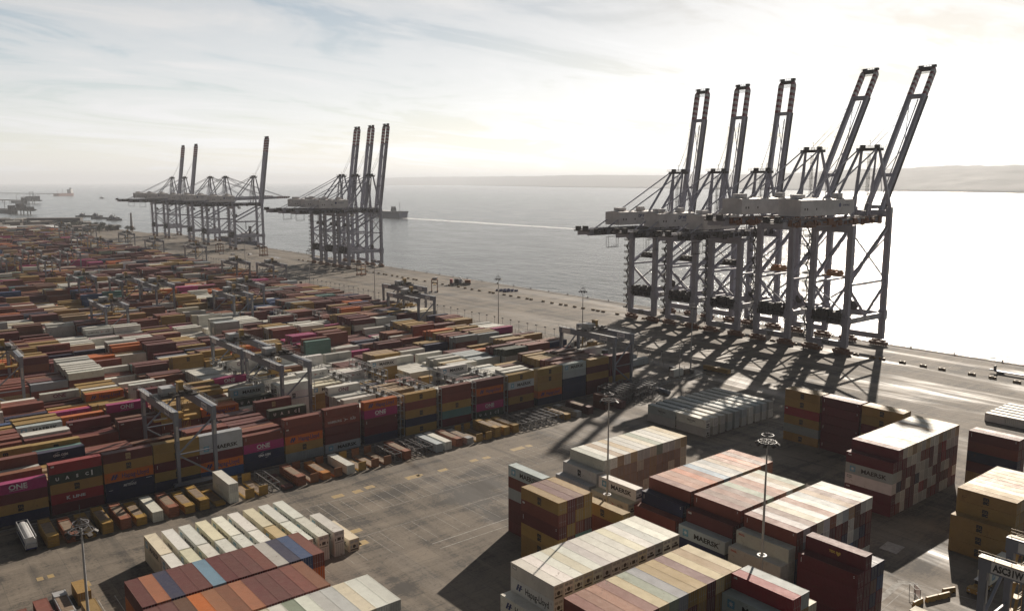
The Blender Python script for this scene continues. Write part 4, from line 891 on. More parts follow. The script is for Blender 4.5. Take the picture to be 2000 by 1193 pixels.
GRP = [('leftmost', 'QC10'), ('second from left', 'QC11'), ('middle', 'QC12')]
for (w_, c_), y, bl, dg in zip(GRP, (329, 299.5, 270), (80, 80, 80.5), (81, 81.3, 81)):
    t = quay_crane(False, dg, bl, '%s of the five near quay cranes, boom raised almost upright' % w_, c_, True, 37.5); t.location = (368, y, 0)
for (w_, c_), y, bl, dg in zip([('second from right', 'QC13'), ('rightmost', 'QC14')], (239.6, 208.6), (88, 87), (58.3, 57.5)):
    t = quay_crane(True, dg, bl, '%s of the five near quay cranes, taller, boom leaning right' % w_, c_, False, 37.0); t.location = (368, y, 0)
up = quay_crane(False, 82, 79, 'x', None, False, 40); upl = ['leftmost crane of the middle trio on the quay, boom upright', 'centre crane of the middle trio on the quay, boom upright', 'rightmost crane of the middle trio on the quay, boom upright',
       'leftmost of the five farthest quay cranes, boom upright', 'second of the five farthest quay cranes from left, boom upright', 'rightmost of the five farthest quay cranes, boom upright']
for i, (y, lb) in enumerate(zip((767, 738, 709, 1325, 1265, 1000), upl)):
    t = up if i == 0 else copy_tree(up); t.location = (368, y, 0); t['label'] = lb
dn = quay_crane(False, 1.5, 79, 'x', None, False, 44)
for i, (y, lb) in enumerate(zip((1155, 1097), ['third of the five farthest quay cranes, boom lowered over the water', 'fourth of the five farthest quay cranes, boom lowered over the water'])):
    t = dn if i == 0 else copy_tree(dn); t.location = (368, y, 0); t['label'] = lb

# ------------------------------------------------------------------ automated stacking cranes over the yard blocks (local: origin mid-span on the ground, rails along x, girders along y)
def stack_crane(label, words=None, leg=5.0, stairs=True, tro=2.0):
    t = thing('stacking_crane', label, 'yard crane', (0, 0, 0), 0, 'gantry cranes over the yard blocks')
    S = SPAN / 2; top = 22.0
    for s in (-1, 1):
        for x in (-leg, leg):
            m = MB(); m.beam((x, s * S, 1.9), (x, s * S, 19.6), .8, .75, up=(1, 0, 0), w2=1.2, h2=1.1); lg = m.build('leg', ASCG, t)
            MB().box(x - .3 if False else x - .32, s * S - .7, 14, x + .32, s * S - .66 if False else s * S - .64, 18).build('leg_panel', GALV, lg)
            b = MB()
            for q in (-1.4, -.5, .5, 1.4): b.cyl((x + q, s * S - .18, .85), (x + q, s * S + .18, .85), .36, n=8)
            b.box(x - 2, s * S - .4, .95, x + 2, s * S + .4, 1.5); b.build('bogie', DARK, t)
        m = MB(); m.box(-leg - 1.4, s * S - .55, 1.35, leg + 1.4, s * S + .55, 2.15); m.build('sill_beam', ASCG, t)
        m = MB(); m.beam((-leg, s * S, 10), (leg, s * S, 10), .3); m.build('brace', ASCG, t)
        m = MB(); m.beam((-leg, s * S, 10), (leg, s * S, 18.8), .42); m.build('brace', ASCG, t)
        m = MB(); m.beam((-leg, s * S, 10), (leg, s * S, 2.4), .42); m.build('brace', ASCG, t)
    for x in (-leg, leg):
        m = MB(); m.box(x - .6, -S - .8, 19.6, x + .6, S + .8, top); gi = m.build('girder', ASCG, t)
        o = x + (1.1 if x > 0 else -1.1); m = MB(); m.box(min(x, o), -S - .7, top + .0, max(x, o), S + .7, top + .06); m.rail([(o, -S - .7, top), (o, S + .7, top)], 1.1, .06, step=2.4); m.build('walkway', YELL if words else GALV, t)
        p = MB(); p.box(x - .66, S - 6.2, 19.9, x - .61, S - 1.2, 21.7); p.build('sign_board', HOUSE if not words else WHITE, t); p = MB(); p.box(x - .66, -S + 3.4, 20.0, x - .61, -S + 7.6, 21.6); p.build('sign_board', HOUSE, t)
        if words and x < 0: sign_text('lettering', words, 1.6, INK['black'], t, (x - .68, S - 3.7, 20.25), -math.pi / 2, .07, 4.5)
        else: sign_text('lettering', 'DP WORLD', .8, INK['navy'], t, (x - .68, -S + 5.5, 20.5), -math.pi / 2, .02, 3.2)
    y = tro
    m = MB(); m.box(-leg - .8, y - 3.5, top + .1, leg + .8, y + 3.5, top + .5)
    m.rail([(-leg - .8, y - 3.5, top + .5), (leg + .8, y - 3.5, top + .5)], 1.1, .07, step=1.6); m.rail([(-leg - .8, y + 3.5, top + .5), (leg + .8, y + 3.5, top + .5)], 1.1, .07, step=1.6); m.build('trolley', DARK, t)
    m = MB(); m.box(-3.6, y - 1.5, top + .5, .2, y + 2.6, top + 2.7); m.build('winch_house', GALV, t)
    m = MB(); m.box(1.2, y - .6, top + .5, 2.6, y + 1.6, top + 3.6); m.box(1.0, y - .8, top + 3.6, 2.8, y + 1.8, top + 3.75); m.build('cabinet', YELL, t)
    m = MB()
    for q in (-2.2, .6, 3.0): m.cyl((q, y - 2.8, top + 1.2), (q + 1.2, y - 2.8, top + 1.2), .6, n=10)
    m.box(3, y - 2, top + .5, 4.4, y + 2.4, top + 1.6); m.build('drum_gear', DARK, t)
    m = MB(); m.box(-6.0, y - .9, 15.2, 6.0, y + .9, 15.7); m.box(-2, y - 1.1, 15.7, 2, y + 1.1, 16.9); m.build('spreader', YELL, t)
    m = MB()
    for a in (-1.6, 1.6):
        for b_ in (-.8, .8): m.beam((a, y + b_, 16.8), (a, y + b_, top + .2), .07)
    m.build('hoist_rope', DARK, t)
    if stairs:
        m = MB(); x0 = leg + 1.0; yy = S - .4
        for q in range(7):
            z = 2.4 + q * 2.8; m.box(x0, yy - 1.0, z, x0 + 1.8, yy + .6, z + .08)
            m.rail([(x0, yy - 1.0, z), (x0 + 1.8, yy - 1.0, z)], 1.0, .06, step=1.8)
            if q < 6: m.beam((x0 + .2, yy - .5 + .6 * (q % 2), z), (x0 + 1.6, yy - .5 + .6 * (q % 2), z + 2.8), .5, .08)
        m.frame(x0, yy - 1, 2.2, x0 + 1.8, yy + .6, 21.6, .1); m.build('stair_tower', YELL, t)
    return t
asc_list = [  # x, block index, label
 (68.3, 0, 'grey yard crane over the front block at left, tall legs before ochre containers'), (236.0, 0, 'grey yard crane at the quay end of the front block, above white boxes'),
 (113.3, 1, 'nearer of two grey yard cranes end to end in the left middle'), (113.3, 2, 'farther of two grey yard cranes end to end in the left middle'), (38.0, 3, 'yard crane at the left edge beside the purple container'), (10.0, 2, 'yard crane just cut by the left edge of the picture'),
 (235.0, 4, 'nearer of the two yard cranes close together at the open quay apron'), (252.5, 5, 'farther of the two yard cranes close together at the open quay apron'), (163.0, 6, 'nearer yard crane of the pair in the middle of the yard'), (184.0, 7, 'farther yard crane of the pair in the middle of the yard'),
 (99.5, 6, 'yard crane over white reefers in the left middle distance'), (143.0, 8, 'nearer yard crane of the pair left of the yard centre'), (133.0, 9, 'farther yard crane of the pair left of the yard centre'), (116.0, 10, 'yard crane near the left edge in the far middle distance'),
 (245.0, 10, 'yard crane against the open apron below the middle crane trio'), (231.0, 11, 'yard crane behind the apron edge left of the middle crane trio'), (150.0, 16, 'far yard crane left of the middle of the yard'), (121.0, 14, 'far yard crane standing alone near the left edge'), (100.0, 15, 'far yard crane at the left edge'), (126.0, 17, 'far yard crane right of the left edge crane'),
 (205.0, 20, 'hazy yard crane in the far left yard'), (200.0, 22, 'hazier yard crane in the far left yard'), (258.0, 23, 'hazy yard crane near the farthest quay cranes'), (258.0, 16, 'yard crane on the far apron edge left of the middle crane trio'), (250.0, 19, 'yard crane by the far apron edge below the farthest quay cranes'), (220.0, 27, 'very faint yard crane before the warehouse'), (255.0, 28, 'very faint yard crane near the far shore'), (240.0, 31, 'farthest faint yard crane near the far shore')]
base = stack_crane('x'); first = True
for n_, (x, k, lb) in enumerate(asc_list):
    o = base if n_ == 0 else copy_tree(base)
    o.location = (x, BLK0 + k * BPITCH + SPAN / 2, 0); o['label'] = lb
o = stack_crane('grey yard crane cut by the lower right corner, lettered sign on its girder', 'ASC31W', 5.6); o.location = (145.2, 33.6, 0)
# ------------------------------------------------------------------ light masts
def mast(h, rings, label, x, y):
    t = thing('light_mast', label, 'light mast', (x, y, 0), 0, 'tall light masts')
    m = MB(); m.cyl((0, 0, 0), (0, 0, h - 1.5), .34, .13, 12); m.cyl((0, 0, 0), (0, 0, .25), .7, .7, 12); m.build('pole', GALV, t)
    m = MB()
    for r, z in ((1.7, h - 1.9), (1.1, h - .6)):
        n = 16
        for i in range(n):
            a, b = 2 * math.pi * i / n, 2 * math.pi * (i + 1) / n; m.beam((r * math.cos(a), r * math.sin(a), z), (r * math.cos(b), r * math.sin(b), z), .11)
    for i in range(8):
        a = 2 * math.pi * i / 8; c, s = math.cos(a), math.sin(a); m.beam((0, 0, h), (1.1 * c, 1.1 * s, h - .6), .06); m.beam((1.1 * c, 1.1 * s, h - .6), (1.7 * c, 1.7 * s, h - 1.9), .06); m.beam((.2 * c, .2 * s, h - 1.9), (1.7 * c, 1.7 * s, h - 1.9), .07)
    m.beam((0, 0, h - 1.5), (0, 0, h + 2.2), .06); m.build('head_frame', DULL, t)
    for i in range(8):
        a = 2 * math.pi * (i + .5) / 8; c, s = math.cos(a), math.sin(a); m = MB(); m.beam((1.7 * c, 1.7 * s, h - 2.0), (2.2 * c, 2.2 * s, h - 2.35), .7, .34, up=(0, 0, 1)); f = m.build('floodlight', DARK, t)
        m = MB(); m.beam((1.75 * c, 1.75 * s, h - 2.22), (2.15 * c, 2.15 * s, h - 2.51), .6, .03); m.build('lens', GLASS, f)
    for z in rings:
        m = MB(); n = 20
        for i in range(n):
            a, b = 2 * math.pi * i / n, 2 * math.pi * (i + 1) / n; m.beam((.75 * math.cos(a), .75 * math.sin(a), z), (.75 * math.cos(b), .75 * math.sin(b), z), .34, .06)
        for i in range(4):
            a = math.pi * i / 2; m.beam((0, 0, z), (.95 * math.cos(a), .95 * math.sin(a), z), .1)
        m.build('collar_ring', WHITE, t)
    return t
mast(36, (12.0, 8.0), 'light mast between the tall ochre stack and the weathered white row', 129.2, 124.7)
mast(36, (11.5, 7.6), 'light mast in front of the white topped row and grey boxes', 131.0, 85.0)
mast(33, (), 'nearest light mast, before rusty flat racks at lower left', 22.9, 130.2)
apl = ['light mast at the transfer fence nearest the big yard crane', 'light mast at the transfer fence below the open water', 'light mast beside the two close yard cranes', 'light mast left of the middle crane trio', 'thin light mast on the far apron edge', 'thin light mast before the farthest quay cranes']
m0 = None
for (y, hh), lb in zip([(294, 30), (363, 30), (504, 30), (608, 30), (744, 30), (861, 30)], apl):
    if m0 is None: m0 = mast(30, (), lb, 284.5, y)
    else:
        c = copy_tree(m0); c.location = (284.5, y, 0); c['label'] = lb
c = copy_tree(m0); c.location = (285, 225.4, 0); c['label'] = 'dark light mast standing in the shadow pattern under the near quay cranes'
c = copy_tree(m0); c.location = (270, 219.4, 0); c.scale = (.5, .5, .5); c['label'] = 'short lamp post beside the lone white box on the shadowed apron'

# ------------------------------------------------------------------ waterside transfer zone: sensor posts, fence lengths, boards
def repeat(proto, places, group):
    for i, (x, y, rz) in enumerate(places):
        o = proto if i == 0 else copy_tree(proto); o.location = (x, y, 0); o.rotation_euler = (0, 0, rz); o['group'] = group
p = thing('sensor_post', 'thin post with a box head along the waterside transfer zone', 'post')
m = MB(); m.cyl((0, 0, 0), (0, 0, 5.0), .11, .09, 8); m.build('pole', GALV, p)
m = MB(); m.box(-.25, -.6, 5.0, .25, .6, 5.5); m.build('sensor_head', DARK, p)
repeat(p, [(287, 244 + 7.4 * i, 0) for i in range(92)], 'sensor posts at the waterside ends of the blocks')
p = thing('mesh_fence', 'low post and rail fence closing the waterside end of a yard block', 'fence')
m = MB()
for i in range(10): m.beam((0, -13.5 + i * 3, 0), (0, -13.5 + i * 3, 2.3), .12)
m.build('fence_posts', GALV, p)
m = MB()
for z in (.5, 1.3, 2.2): m.beam((0, -13.5, z), (0, 13.5, z), .07)
m.build('rails', GALV, p)
repeat(p, [(281, BLK0 + k * BPITCH + SPAN / 2, 0) for k in range(22)], 'fences at the waterside ends of the blocks')
p = thing('info_board', 'dark notice board on two legs by the waterside transfer zone', 'board')
m = MB(); m.box(-.08, -1.6, 1.6, .08, 1.6, 4.2); m.build('panel', DARK, p)
for y in (-1.2, 1.2): m = MB(); m.beam((0, y, 0), (0, y, 1.7), .16); m.build('leg', GALV, p)
repeat(p, [(276, BLK0 + k * BPITCH - 2.2, .25) for k in range(1, 18)], 'notice boards between the blocks')
p = thing('control_cabinet', 'dark equipment cabinet at the waterside end of a yard block', 'cabinet')
m = MB(); m.box(-.9, -1.3, .15, .9, 1.3, 2.7); m.build('housing', DARK, p)
m = MB(); m.box(-1.0, -1.4, 2.7, 1.0, 1.4, 2.82); m.build('roof', GALV, p)
m = MB(); m.box(-1.2, -1.6, 0, 1.2, 1.6, .15); m.build('plinth', CONC, p)
repeat(p, [(274 + 3 * (k % 2), BLK0 + k * BPITCH + 6 + 9 * (k % 3), 0) for k in range(16)], 'equipment cabinets at the block ends')

# concrete barriers along the landside crane track
p = thing('concrete_barrier', 'small dark and yellow barrier block in the long row along the crane track', 'barrier')
m = MB(); m.hexa([(-.4, -1.5, 0), (.4, -1.5, 0), (.4, 1.5, 0), (-.4, 1.5, 0), (-.22, -1.5, 1.0), (.22, -1.5, 1.0), (.22, 1.5, 1.0), (-.22, 1.5, 1.0)]); m.build('block', TIMB, p)
for y in (-.95, .95): m = MB(); m.box(-.42, y - .3, .2, .42, y + .3, 1.03); m.build('yellow_band', YELL, p)
rb = random.Random(5); yy = 120.0; pl = []
while yy < 820:
    pl.append((371 + rb.uniform(-.3, .3), yy, rb.uniform(-.05, .05))); yy += rb.choice((8.2, 9.5, 9.0, 12.5, 4.6))
repeat(p, pl, 'barrier blocks along the crane track')
p = thing('mooring_bollard', 'small dark mooring bollard on the quay edge', 'bollard')
m = MB(); m.cyl((0, 0, .25), (0, 0, 1.0), .38, .3, 12); m.build('post', DARK, p); m = MB(); m.cyl((0, 0, 1.0), (0, 0, 1.3), .55, .5, 12); m.build('cap', DARK, p)
repeat(p, [(408.3, 60 + i * 21, 0) for i in range(44)], 'mooring bollards on the quay edge')

# ------------------------------------------------------------------ reefer access racks between the bays
def reefer_rack():
    t = thing('reefer_rack', 'x', 'access rack')
    m = MB(); m.frame(-.75, 0, 0, .75, 27, 13.6, .16)
    for i in range(1, 7):
        for x in (-.75, .75): m.beam((x, i * 4, 0), (x, i * 4, 13.6), .14)
    for i in range(6):
        m.beam((-.75, i * 4, 2.8 * (i % 4) + .5), (.75, i * 4 + 4, 2.8 * (i % 4) + 3.2), .1)
    m.build('frame', GALV, t)
    for k in range(4):
        z = 2.85 * (k + 1); m = MB(); m.box(-.7, .1, z, .7, 26.9, z + .07); pf = m.build('platform', GALV, t)
        m = MB(); m.rail([(-.75, 0, z), (-.75, 27, z)], 1.05, .06, step=2); m.rail([(.75, 0, z), (.75, 27, z)], 1.05, .06, step=2); m.build('handrail', GALV, pf)
        for q in range(5): m = MB(); m.box(-.5, 2 + q * 5, z + .1, .5, 2.8 + q * 5, z + 1.5); m.build('plug_box', DARK, pf)
    return t
rk = reefer_rack(); first = True
for k, xs in ((0, (135.0, 149.75, 164.2, 178.4)), (1, (106.9 + .35, 120.6, 135.0, 149.75)), (2, (107.3, 120.6)), (5, (178.4, 192.6))):
    for q, x in enumerate(xs):
        o = rk if first else copy_tree(rk); first = False
        o.location = (x, ROW0 + k * BPITCH, 0); o['group'] = 'access racks between white reefers'
        o['label'] = 'steel access scaffold between white reefers, %s from left in the %s yard block' % (ORD[q + 1], ORD[k + 1])

# ------------------------------------------------------------------ flat racks and cargo frames stored along the front beam
FRM = {}
def flat_rack(col, folded, label, loc, group):
    t = thing('flat_rack', label, 'flat rack', loc, 0, group)
    cm = {'ochre': YELL, 'rust': mat('flat_rack_rust', (.23, .075, .035), .7, dirt=.5, scale=.8), 'orange': ORNG, 'brown': RUST, 'grey': GALV, 'maroon': mat('flat_rack_maroon', (.11, .03, .025), .6, dirt=.4)}[col]
    key = (col, folded)
    if key not in FRM:
        a = MB()
        for x in (0, 2.24): a.box(x, 0, .0, x + .2, 12.19, .42)
        for i in range(9): a.box(.2, .3 + i * 1.42, .05, 2.24, .5 + i * 1.42, .3)
        a.box(0, 0, 0, 2.44, .3, .46); a.box(0, 11.89, 0, 2.44, 12.19, .46); A = a.mesh('base_frame'); A.materials.append(cm)
        b = MB()
        for i in range(16): b.box(.21, .31 + i * .722, .42, 2.23, .31 + i * .722 + .70, .455 + .01 * (i % 3))
        B = b.mesh('timber_floor'); B.materials.append(TIMB)
        E_ = []
        for s in (0, 1):
            e = MB()
            if folded:
                y0 = .05 if s == 0 else 9.85; e.box(.03, y0, .48, 2.41, y0 + 2.29, .60); e.box(.03, y0, .60, .23, y0 + 2.29, .66); e.box(2.21, y0, .60, 2.41, y0 + 2.29, .66)
            else:
                y0 = 0 if s == 0 else 11.99; e.box(0, y0, .46, 2.44, y0 + .2, 2.55); e.box(0, y0 - .02, 2.4, 2.44, y0 + .22, 2.59)
                for x in (0, 2.2): e.box(x, y0 - .03, .46, x + .24, y0 + .23, 2.5)
            q = e.mesh('end_wall'); q.materials.append(cm); E_.append(q)
        FRM[key] = (A, B, E_)
    A, B, E_ = FRM[key]
    link('base_frame', A, t); link('timber_floor', B, t)
    for q in E_: link('end_wall', q, t)
    return t
FRAMES = None
def cargo_frame(label, loc, group, rz=0):
    global FRAMES
    t = thing('cargo_cage', label, 'cargo cage', loc, rz, group)
    if FRAMES is None:
        m = MB(); m.frame(.08, .08, .08, 2.36, 12.11, 2.5, .17)
        for i in range(1, 4):
            y = i * 3.05
            for x in (.08, 2.36): m.beam((x, y, .08), (x, y, 2.5), .13)
            m.beam((.08, y, .08), (2.36, y, .08), .13); m.beam((.08, y, 2.5), (2.36, y, 2.5), .1)
        n = MB()
        for i in range(4):
            c_ = 1.6 + i * 3.0
            for k in range(12):
                a, b = 2 * math.pi * k / 12, 2 * math.pi * (k + 1) / 12
                n.beam((1.22 + .9 * math.cos(a), c_, 1.25 + .9 * math.sin(a)), (1.22 + .9 * math.cos(b), c_, 1.25 + .9 * math.sin(b)), .09)
            n.beam((.1, c_ - 1.4, .1), (2.34, c_ + 1.4, 2.45), .08); n.beam((2.34, c_ - 1.4, .1), (.1, c_ + 1.4, 2.45), .08)
        FRAMES = (m.mesh('outer_frame'), n.mesh('cradle_rings')); FRAMES[0].materials.append(DULL); FRAMES[1].materials.append(DARK)
    link('outer_frame', FRAMES[0], t); link('cradle_rings', FRAMES[1], t); return t
fr_row = [(28.7, 'ochre', 4), (32.7, 'rust', 3), (36.4, 'ochre', 3), (40.2, 'ochre', 4), (44.2, 'rust', 4), (47.8, 'ochre', 3), (55.4, 'rust', 4), (59.3, 'ochre', 3), (62.9, 'ochre', 4), (67.0, 'ochre', 1), (74.7, 'ochre', -1), (78.4, 'ochre', -1),
          (85.6, 'maroon', 1), (89.3, 'rust', 4), (93.1, 'brown', -1), (96.7, 'orange', 3), (100.4, 'brown', -1), (108.0, 'ochre', -1), (112.2, 'brown', -1), (116.4, 'brown', -1), (123.3, 'rust', 4), (142.4, 'rust', 4), (146.6, 'grey', 3), (150.2, 'ochre', -1), (154.0, 'ochre', -1), (157.7, 'ochre', 5), (161.5, 'ochre', 4), (165.4, 'ochre', 4), (189.1, 'ochre', 3), (194.3, 'grey', 3), (200.1, 'maroon', 4)]
G1 = 'flat racks stored along the front kerb beam'
for i, (x, c_, n_) in enumerate(fr_row):
    o_ = ORD[i + 1] if i < 20 else ORD[len(fr_row) - i] ; sd_ = 'left' if i < 20 else 'right'
    if n_ < 0: flat_rack(c_, False, '%s flat rack with upright end walls, %s rack pile from %s along the beam' % (c_, o_, sd_), (x, 203.2, .02), G1)
    for k in range(max(0, n_)):
        w_ = 'single' if n_ == 1 else ('topmost' if k == n_ - 1 else ('lowest' if k == 0 else ORD[k + 1] + ' up'))
        flat_rack(c_, True, '%s folded flat rack, %s of the %s rack pile from %s along the beam' % (c_, w_, o_, sd_), (x, 203.2, .02 + k * .67), G1)
G2 = 'open steel cargo cages by the front beam'
fx = [81.9, 120.0, 127.6, 131.2, 169.0, 171.8, 174.6, 177.4, 180.2, 183.0, 185.8]
for i, x in enumerate(fx): cargo_frame('open steel cargo cage, %s from left of the single frames along the beam' % ORD[i + 1], (x, 203.2, .02), G2)
for i in range(9):
    for k in range(2): cargo_frame('%s steel cargo cage, %s from left in the frame heap below the big yard crane' % ('upper' if k else 'lower', ORD[i + 1]), (217.6 + i * 2.62, 204.0 + (i % 3) * .8, .02 + k * 2.6), G2)
for k in range(3): flat_rack('grey', True, '%s grey folded flat rack in the pile between the short boxes at lower left' % ('lowest', 'middle', 'topmost')[k], (24.9, 152.0, .02 + k * .67), 'grey flat racks at lower left')
for k in range(2): flat_rack('grey', True, '%s grey folded flat rack in the pile farther left of the short boxes' % ('lower', 'upper')[k], (24.9, 164.6, .02 + k * .67), 'grey flat racks at lower left')
C2 = thing('tank_container', 'white insulated tank in a frame, standing at the left end of the rack row', 'tank', (24.3, 203.2, 0))
m = MB(); m.cyl((1.22, .5, 2.25), (1.22, 11.6, 2.25), 1.14, 1.14, 20); m.build('tank_shell', WHITE, C2)
m = MB(); m.frame(.08, .08, 1.0, 2.36, 12.0, 3.5, .15); m.build('frame', GALV, C2)
m = MB(); m.box(.2, 0, .75, 2.24, 12.1, 1.05); m.build('chassis', INK['navy'], C2)
for y in (1.2, 2.5, 9.8):
    for x in (.28, 2.16): m = MB(); m.cyl((x - .15, y, .5), (x + .15, y, .5), .5, n=12); m.build('wheel', BLACK, C2)
m = MB(); m.box(.25, -.05, 1.1, 2.2, .08, 2.0); m.build('valve_cabinet', GALV, C2)
sp_ = thing('steel_pipe', 'long grey pipe lying at the right end of the frame heap', 'pipe', (244.0, 203.0, 0))
m = MB(); m.cyl((0, 0, .9), (2.0, 15.5, .9), .85, .85, 18); m.build('tube', ASCG, sp_)
for k in (.15, .8): m = MB(); m.box(2.0 * k - 1, 15.5 * k - .3, 0, 2.0 * k + 1, 15.5 * k + .3, .16); m.build('cradle_block', TIMB, sp_)
yb = thing('spreader_frame', 'long yellow steel beam lying across the shadows under the cranes', 'spreader', (290.0, 208.6, 0), 0)
m = MB(); m.box(-1.1, 0, .5, 1.1, 13.0, 2.3); m.build('main_beam', YELL, yb)
for y in (.6, 4.6, 8.6, 12.4): m = MB(); m.box(-1.2, y - .3, 0, 1.2, y + .3, .5); m.build('foot', DARK, yb)
pd = thing('pallet_pile', 'pile of pale pallets and dark bales beside the lone white box', 'pallets', (276.3, 221.0, 0))
for k in range(3): m = MB(); m.box(0, k * .1, k * .55, 2.6, 2.2 + k * .1, k * .55 + .5); m.build('pallet', TIMB, pd)
m = MB(); m.box(3.0, .2, 0, 4.6, 2.2, 1.5); m.box(4.75, .2, 0, 6.0, 2.2, 1.2); m.build('bales', DARK, pd)
p = thing('crowd_barrier', 'short railing in the curving line beside the yard end', 'railing')
m = MB(); m.frame(-.05, -1.1, .15, .05, 1.1, 1.2, .07); m.build('frame', GALV, p)
m = MB()
for i in range(8): m.beam((0, -.85 + i * .25, .15), (0, -.85 + i * .25, 1.2), .04)
m.build('bars', GALV, p)
repeat(p, [(250 + i * 2.1, 214.5 + .6 * math.sin(i * .5), -1.4) for i in range(16)], 'railings by the yard end')

# ------------------------------------------------------------------ vehicles
def wheel(par, x, y, z, r, w_=.5, rim=True, ax='y'):
    m = MB(); d = (0, w_ / 2, 0) if ax == 'y' else (w_ / 2, 0, 0); m.cyl((x - d[0], y - d[1], z), (x + d[0], y + d[1], z), r, n=16); o = m.build('wheel', BLACK, par)
    m = MB(); e = .02; m.cyl((x - d[0] * 1.04, y - d[1] * 1.04, z), (x + d[0] * 1.04, y + d[1] * 1.04, z), r * .5, n=12); m.build('rim', GALV, o)
tt = thing('terminal_tractor', 'yellow terminal tractor with white cab roof at lower right', 'tractor', (172.2, 61.0, 0), 0)
m = MB(); m.box(-3.4, -1.25, .75, 2.6, 1.25, 1.2); m.build('chassis', YELL, tt)
m = MB(); m.box(-3.5, -1.25, 1.1, -1.9, 1.25, 1.75); m.build('bonnet', YELL, tt)
m = MB(); m.box(-1.9, -1.2, 1.2, -.1, .5, 2.3); cb = m.build('cab', YELL, tt)
m = MB(); m.box(-1.92, -1.1, 2.3, -.12, .4, 3.1); m.build('window_band', GLASS, cb); m = MB(); m.box(-2.05, -1.3, 3.1, .05, .6, 3.22); m.build('roof', WHITE, cb)
for x in (-2.6, 1.7):
    for y in (-1.1, 1.1): wheel(tt, x, y, .55, .55)
for y in (-.8, .8): m = MB(); m.box(-3.54, y - .15, 1.2, -3.48, y + .15, 1.4); m.build('headlight', WHITE, tt)
tl = thing('container_trailer', 'dark skeletal trailer under the white box behind the yellow tractor', 'trailer', (173.4, 61.0, 0), 0)
m = MB(); m.box(0, -.5, 1.0, 12.6, -.25, 1.35); m.box(0, .25, 1.0, 12.6, .5, 1.35)
for x in (.1, 4, 8, 12.3): m.box(x, -1.2, 1.1, x + .25, 1.2, 1.34)
m.build('frame', DARK, tl)
for x in (9.2, 10.5):
    for y in (-1.05, 1.05): wheel(tl, x, y, .52, .52)
bx = dict(x=173.5, y=59.8, z=1.36, ax='x', L=L40, h=2.9, col='white', kind='reefer', mark='star', group='white boxes on vehicles', pos='riding on the trailer behind the yellow tractor')
CONTS.append(bx); hits.append(300); build_container(len(CONTS) - 1, bx)
p = thing('jersey_barrier', 'x', 'barrier')
m = MB(); m.hexa([(-1.5, -.35, 0), (1.5, -.35, 0), (1.5, .35, 0), (-1.5, .35, 0), (-1.5, -.18, 1.05), (1.5, -.18, 1.05), (1.5, .18, 1.05), (-1.5, .18, 1.05)]); m.build('block', YELL, p)
m = MB(); m.box(-1.1, -.4, 0, -.7, .4, .16); m.box(.7, -.4, 0, 1.1, .4, .16); m.build('feet', DARK, p)
for i, (x, y, rz, lb) in enumerate([(157.2, 66.6, -.1, 'nearest yellow traffic barrier left of the tractor'), (161.0, 65.6, -.3, 'middle yellow traffic barrier left of the tractor'), (164.0, 64.6, -.3, 'long-shadowed yellow traffic barrier next to the tractor nose'), (167.0, 64.9, -.4, 'yellow traffic barrier touching the corner of the tractor')]):
    o = p if i == 0 else copy_tree(p); o.location = (x, y, 0); o.rotation_euler = (0, 0, rz); o['label'] = lb; o['group'] = 'yellow barriers at lower right'
gt_ = thing('gate_cage', 'small dark railed gate between the yellow barriers', 'gate', (160.2, 68.6, 0), .9)
m = MB(); m.frame(-1.2, -.5, 0, 1.2, .5, 2.0, .08); m.build('frame', DARK, gt_)
m = MB()
for i in range(9): m.beam((-1.1 + i * .27, -.5, .1), (-1.1 + i * .27, -.5, 2.0), .05)
m.build('bars', RED, gt_)
def straddle():
    t = thing('straddle_carrier', 'x', 'straddle carrier')
    for s in (-1, 1):
        m = MB(); m.box(-4.6, s * 2.2 - .45, .9, 4.6, s * 2.2 + .45, 1.9); m.build('side_bogie', RUST, t)
        for x in (-3.6, -1.3, 1.3, 3.6): wheel(t, x, s * 2.2, .8, .8, .6)
        for x in (-3.4, 3.4):
            m = MB(); m.beam((x, s * 2.2, 1.9), (x, s * 2.2, 9.6), .6, .5); m.build('leg', RUST, t)
        m = MB(); m.box(-3.9, s * 2.2 - .35, 9.0, 3.9, s * 2.2 + .35, 9.7); m.build('top_beam', RUST, t)
        MB().beam((-3.4, s * 2.2, 5.6), (3.4, s * 2.2, 5.6), .35).build('mid_rail', RUST, t)
    for x in (-3.4, 3.4): m = MB(); m.box(x - .35, -2.2, 9.1, x + .35, 2.2, 9.65); m.build('cross_beam', RUST, t)
    m = MB(); m.box(-2.6, -1.6, 9.7, 1.4, 1.6, 10.9); m.build('engine_house', DARK, t)
    m = MB(); m.box(2.0, -2.4, 9.7, 3.8, -.6, 11.0); m.build('driver_cab', WHITE, t)
    m = MB(); m.box(-3.1, -1.1, 5.6, 3.1, 1.1, 6.1); m.build('spreader', YELL, t)
    return t
s0 = straddle()
for i, (x, y, rz, lb) in enumerate([(341.5, 514.0, 1.0, 'nearest straddle carrier on the open apron, beside a small dark box'), (351.5, 646.0, .5, 'straddle carrier below the rightmost crane of the middle trio'), (361.0, 888.0, .4, 'straddle carrier at the foot of the rightmost far crane'), (340.0, 968.0, .4, 'straddle carrier under the far cranes, left of the white vans'), (335.0, 1040.0, .4, 'hazy straddle carrier under the far cranes')]):
    o = s0 if i == 0 else copy_tree(s0); o.location = (x, y, 0); o.rotation_euler = (0, 0, rz); o['label'] = lb; o['group'] = 'straddle carriers on the apron'
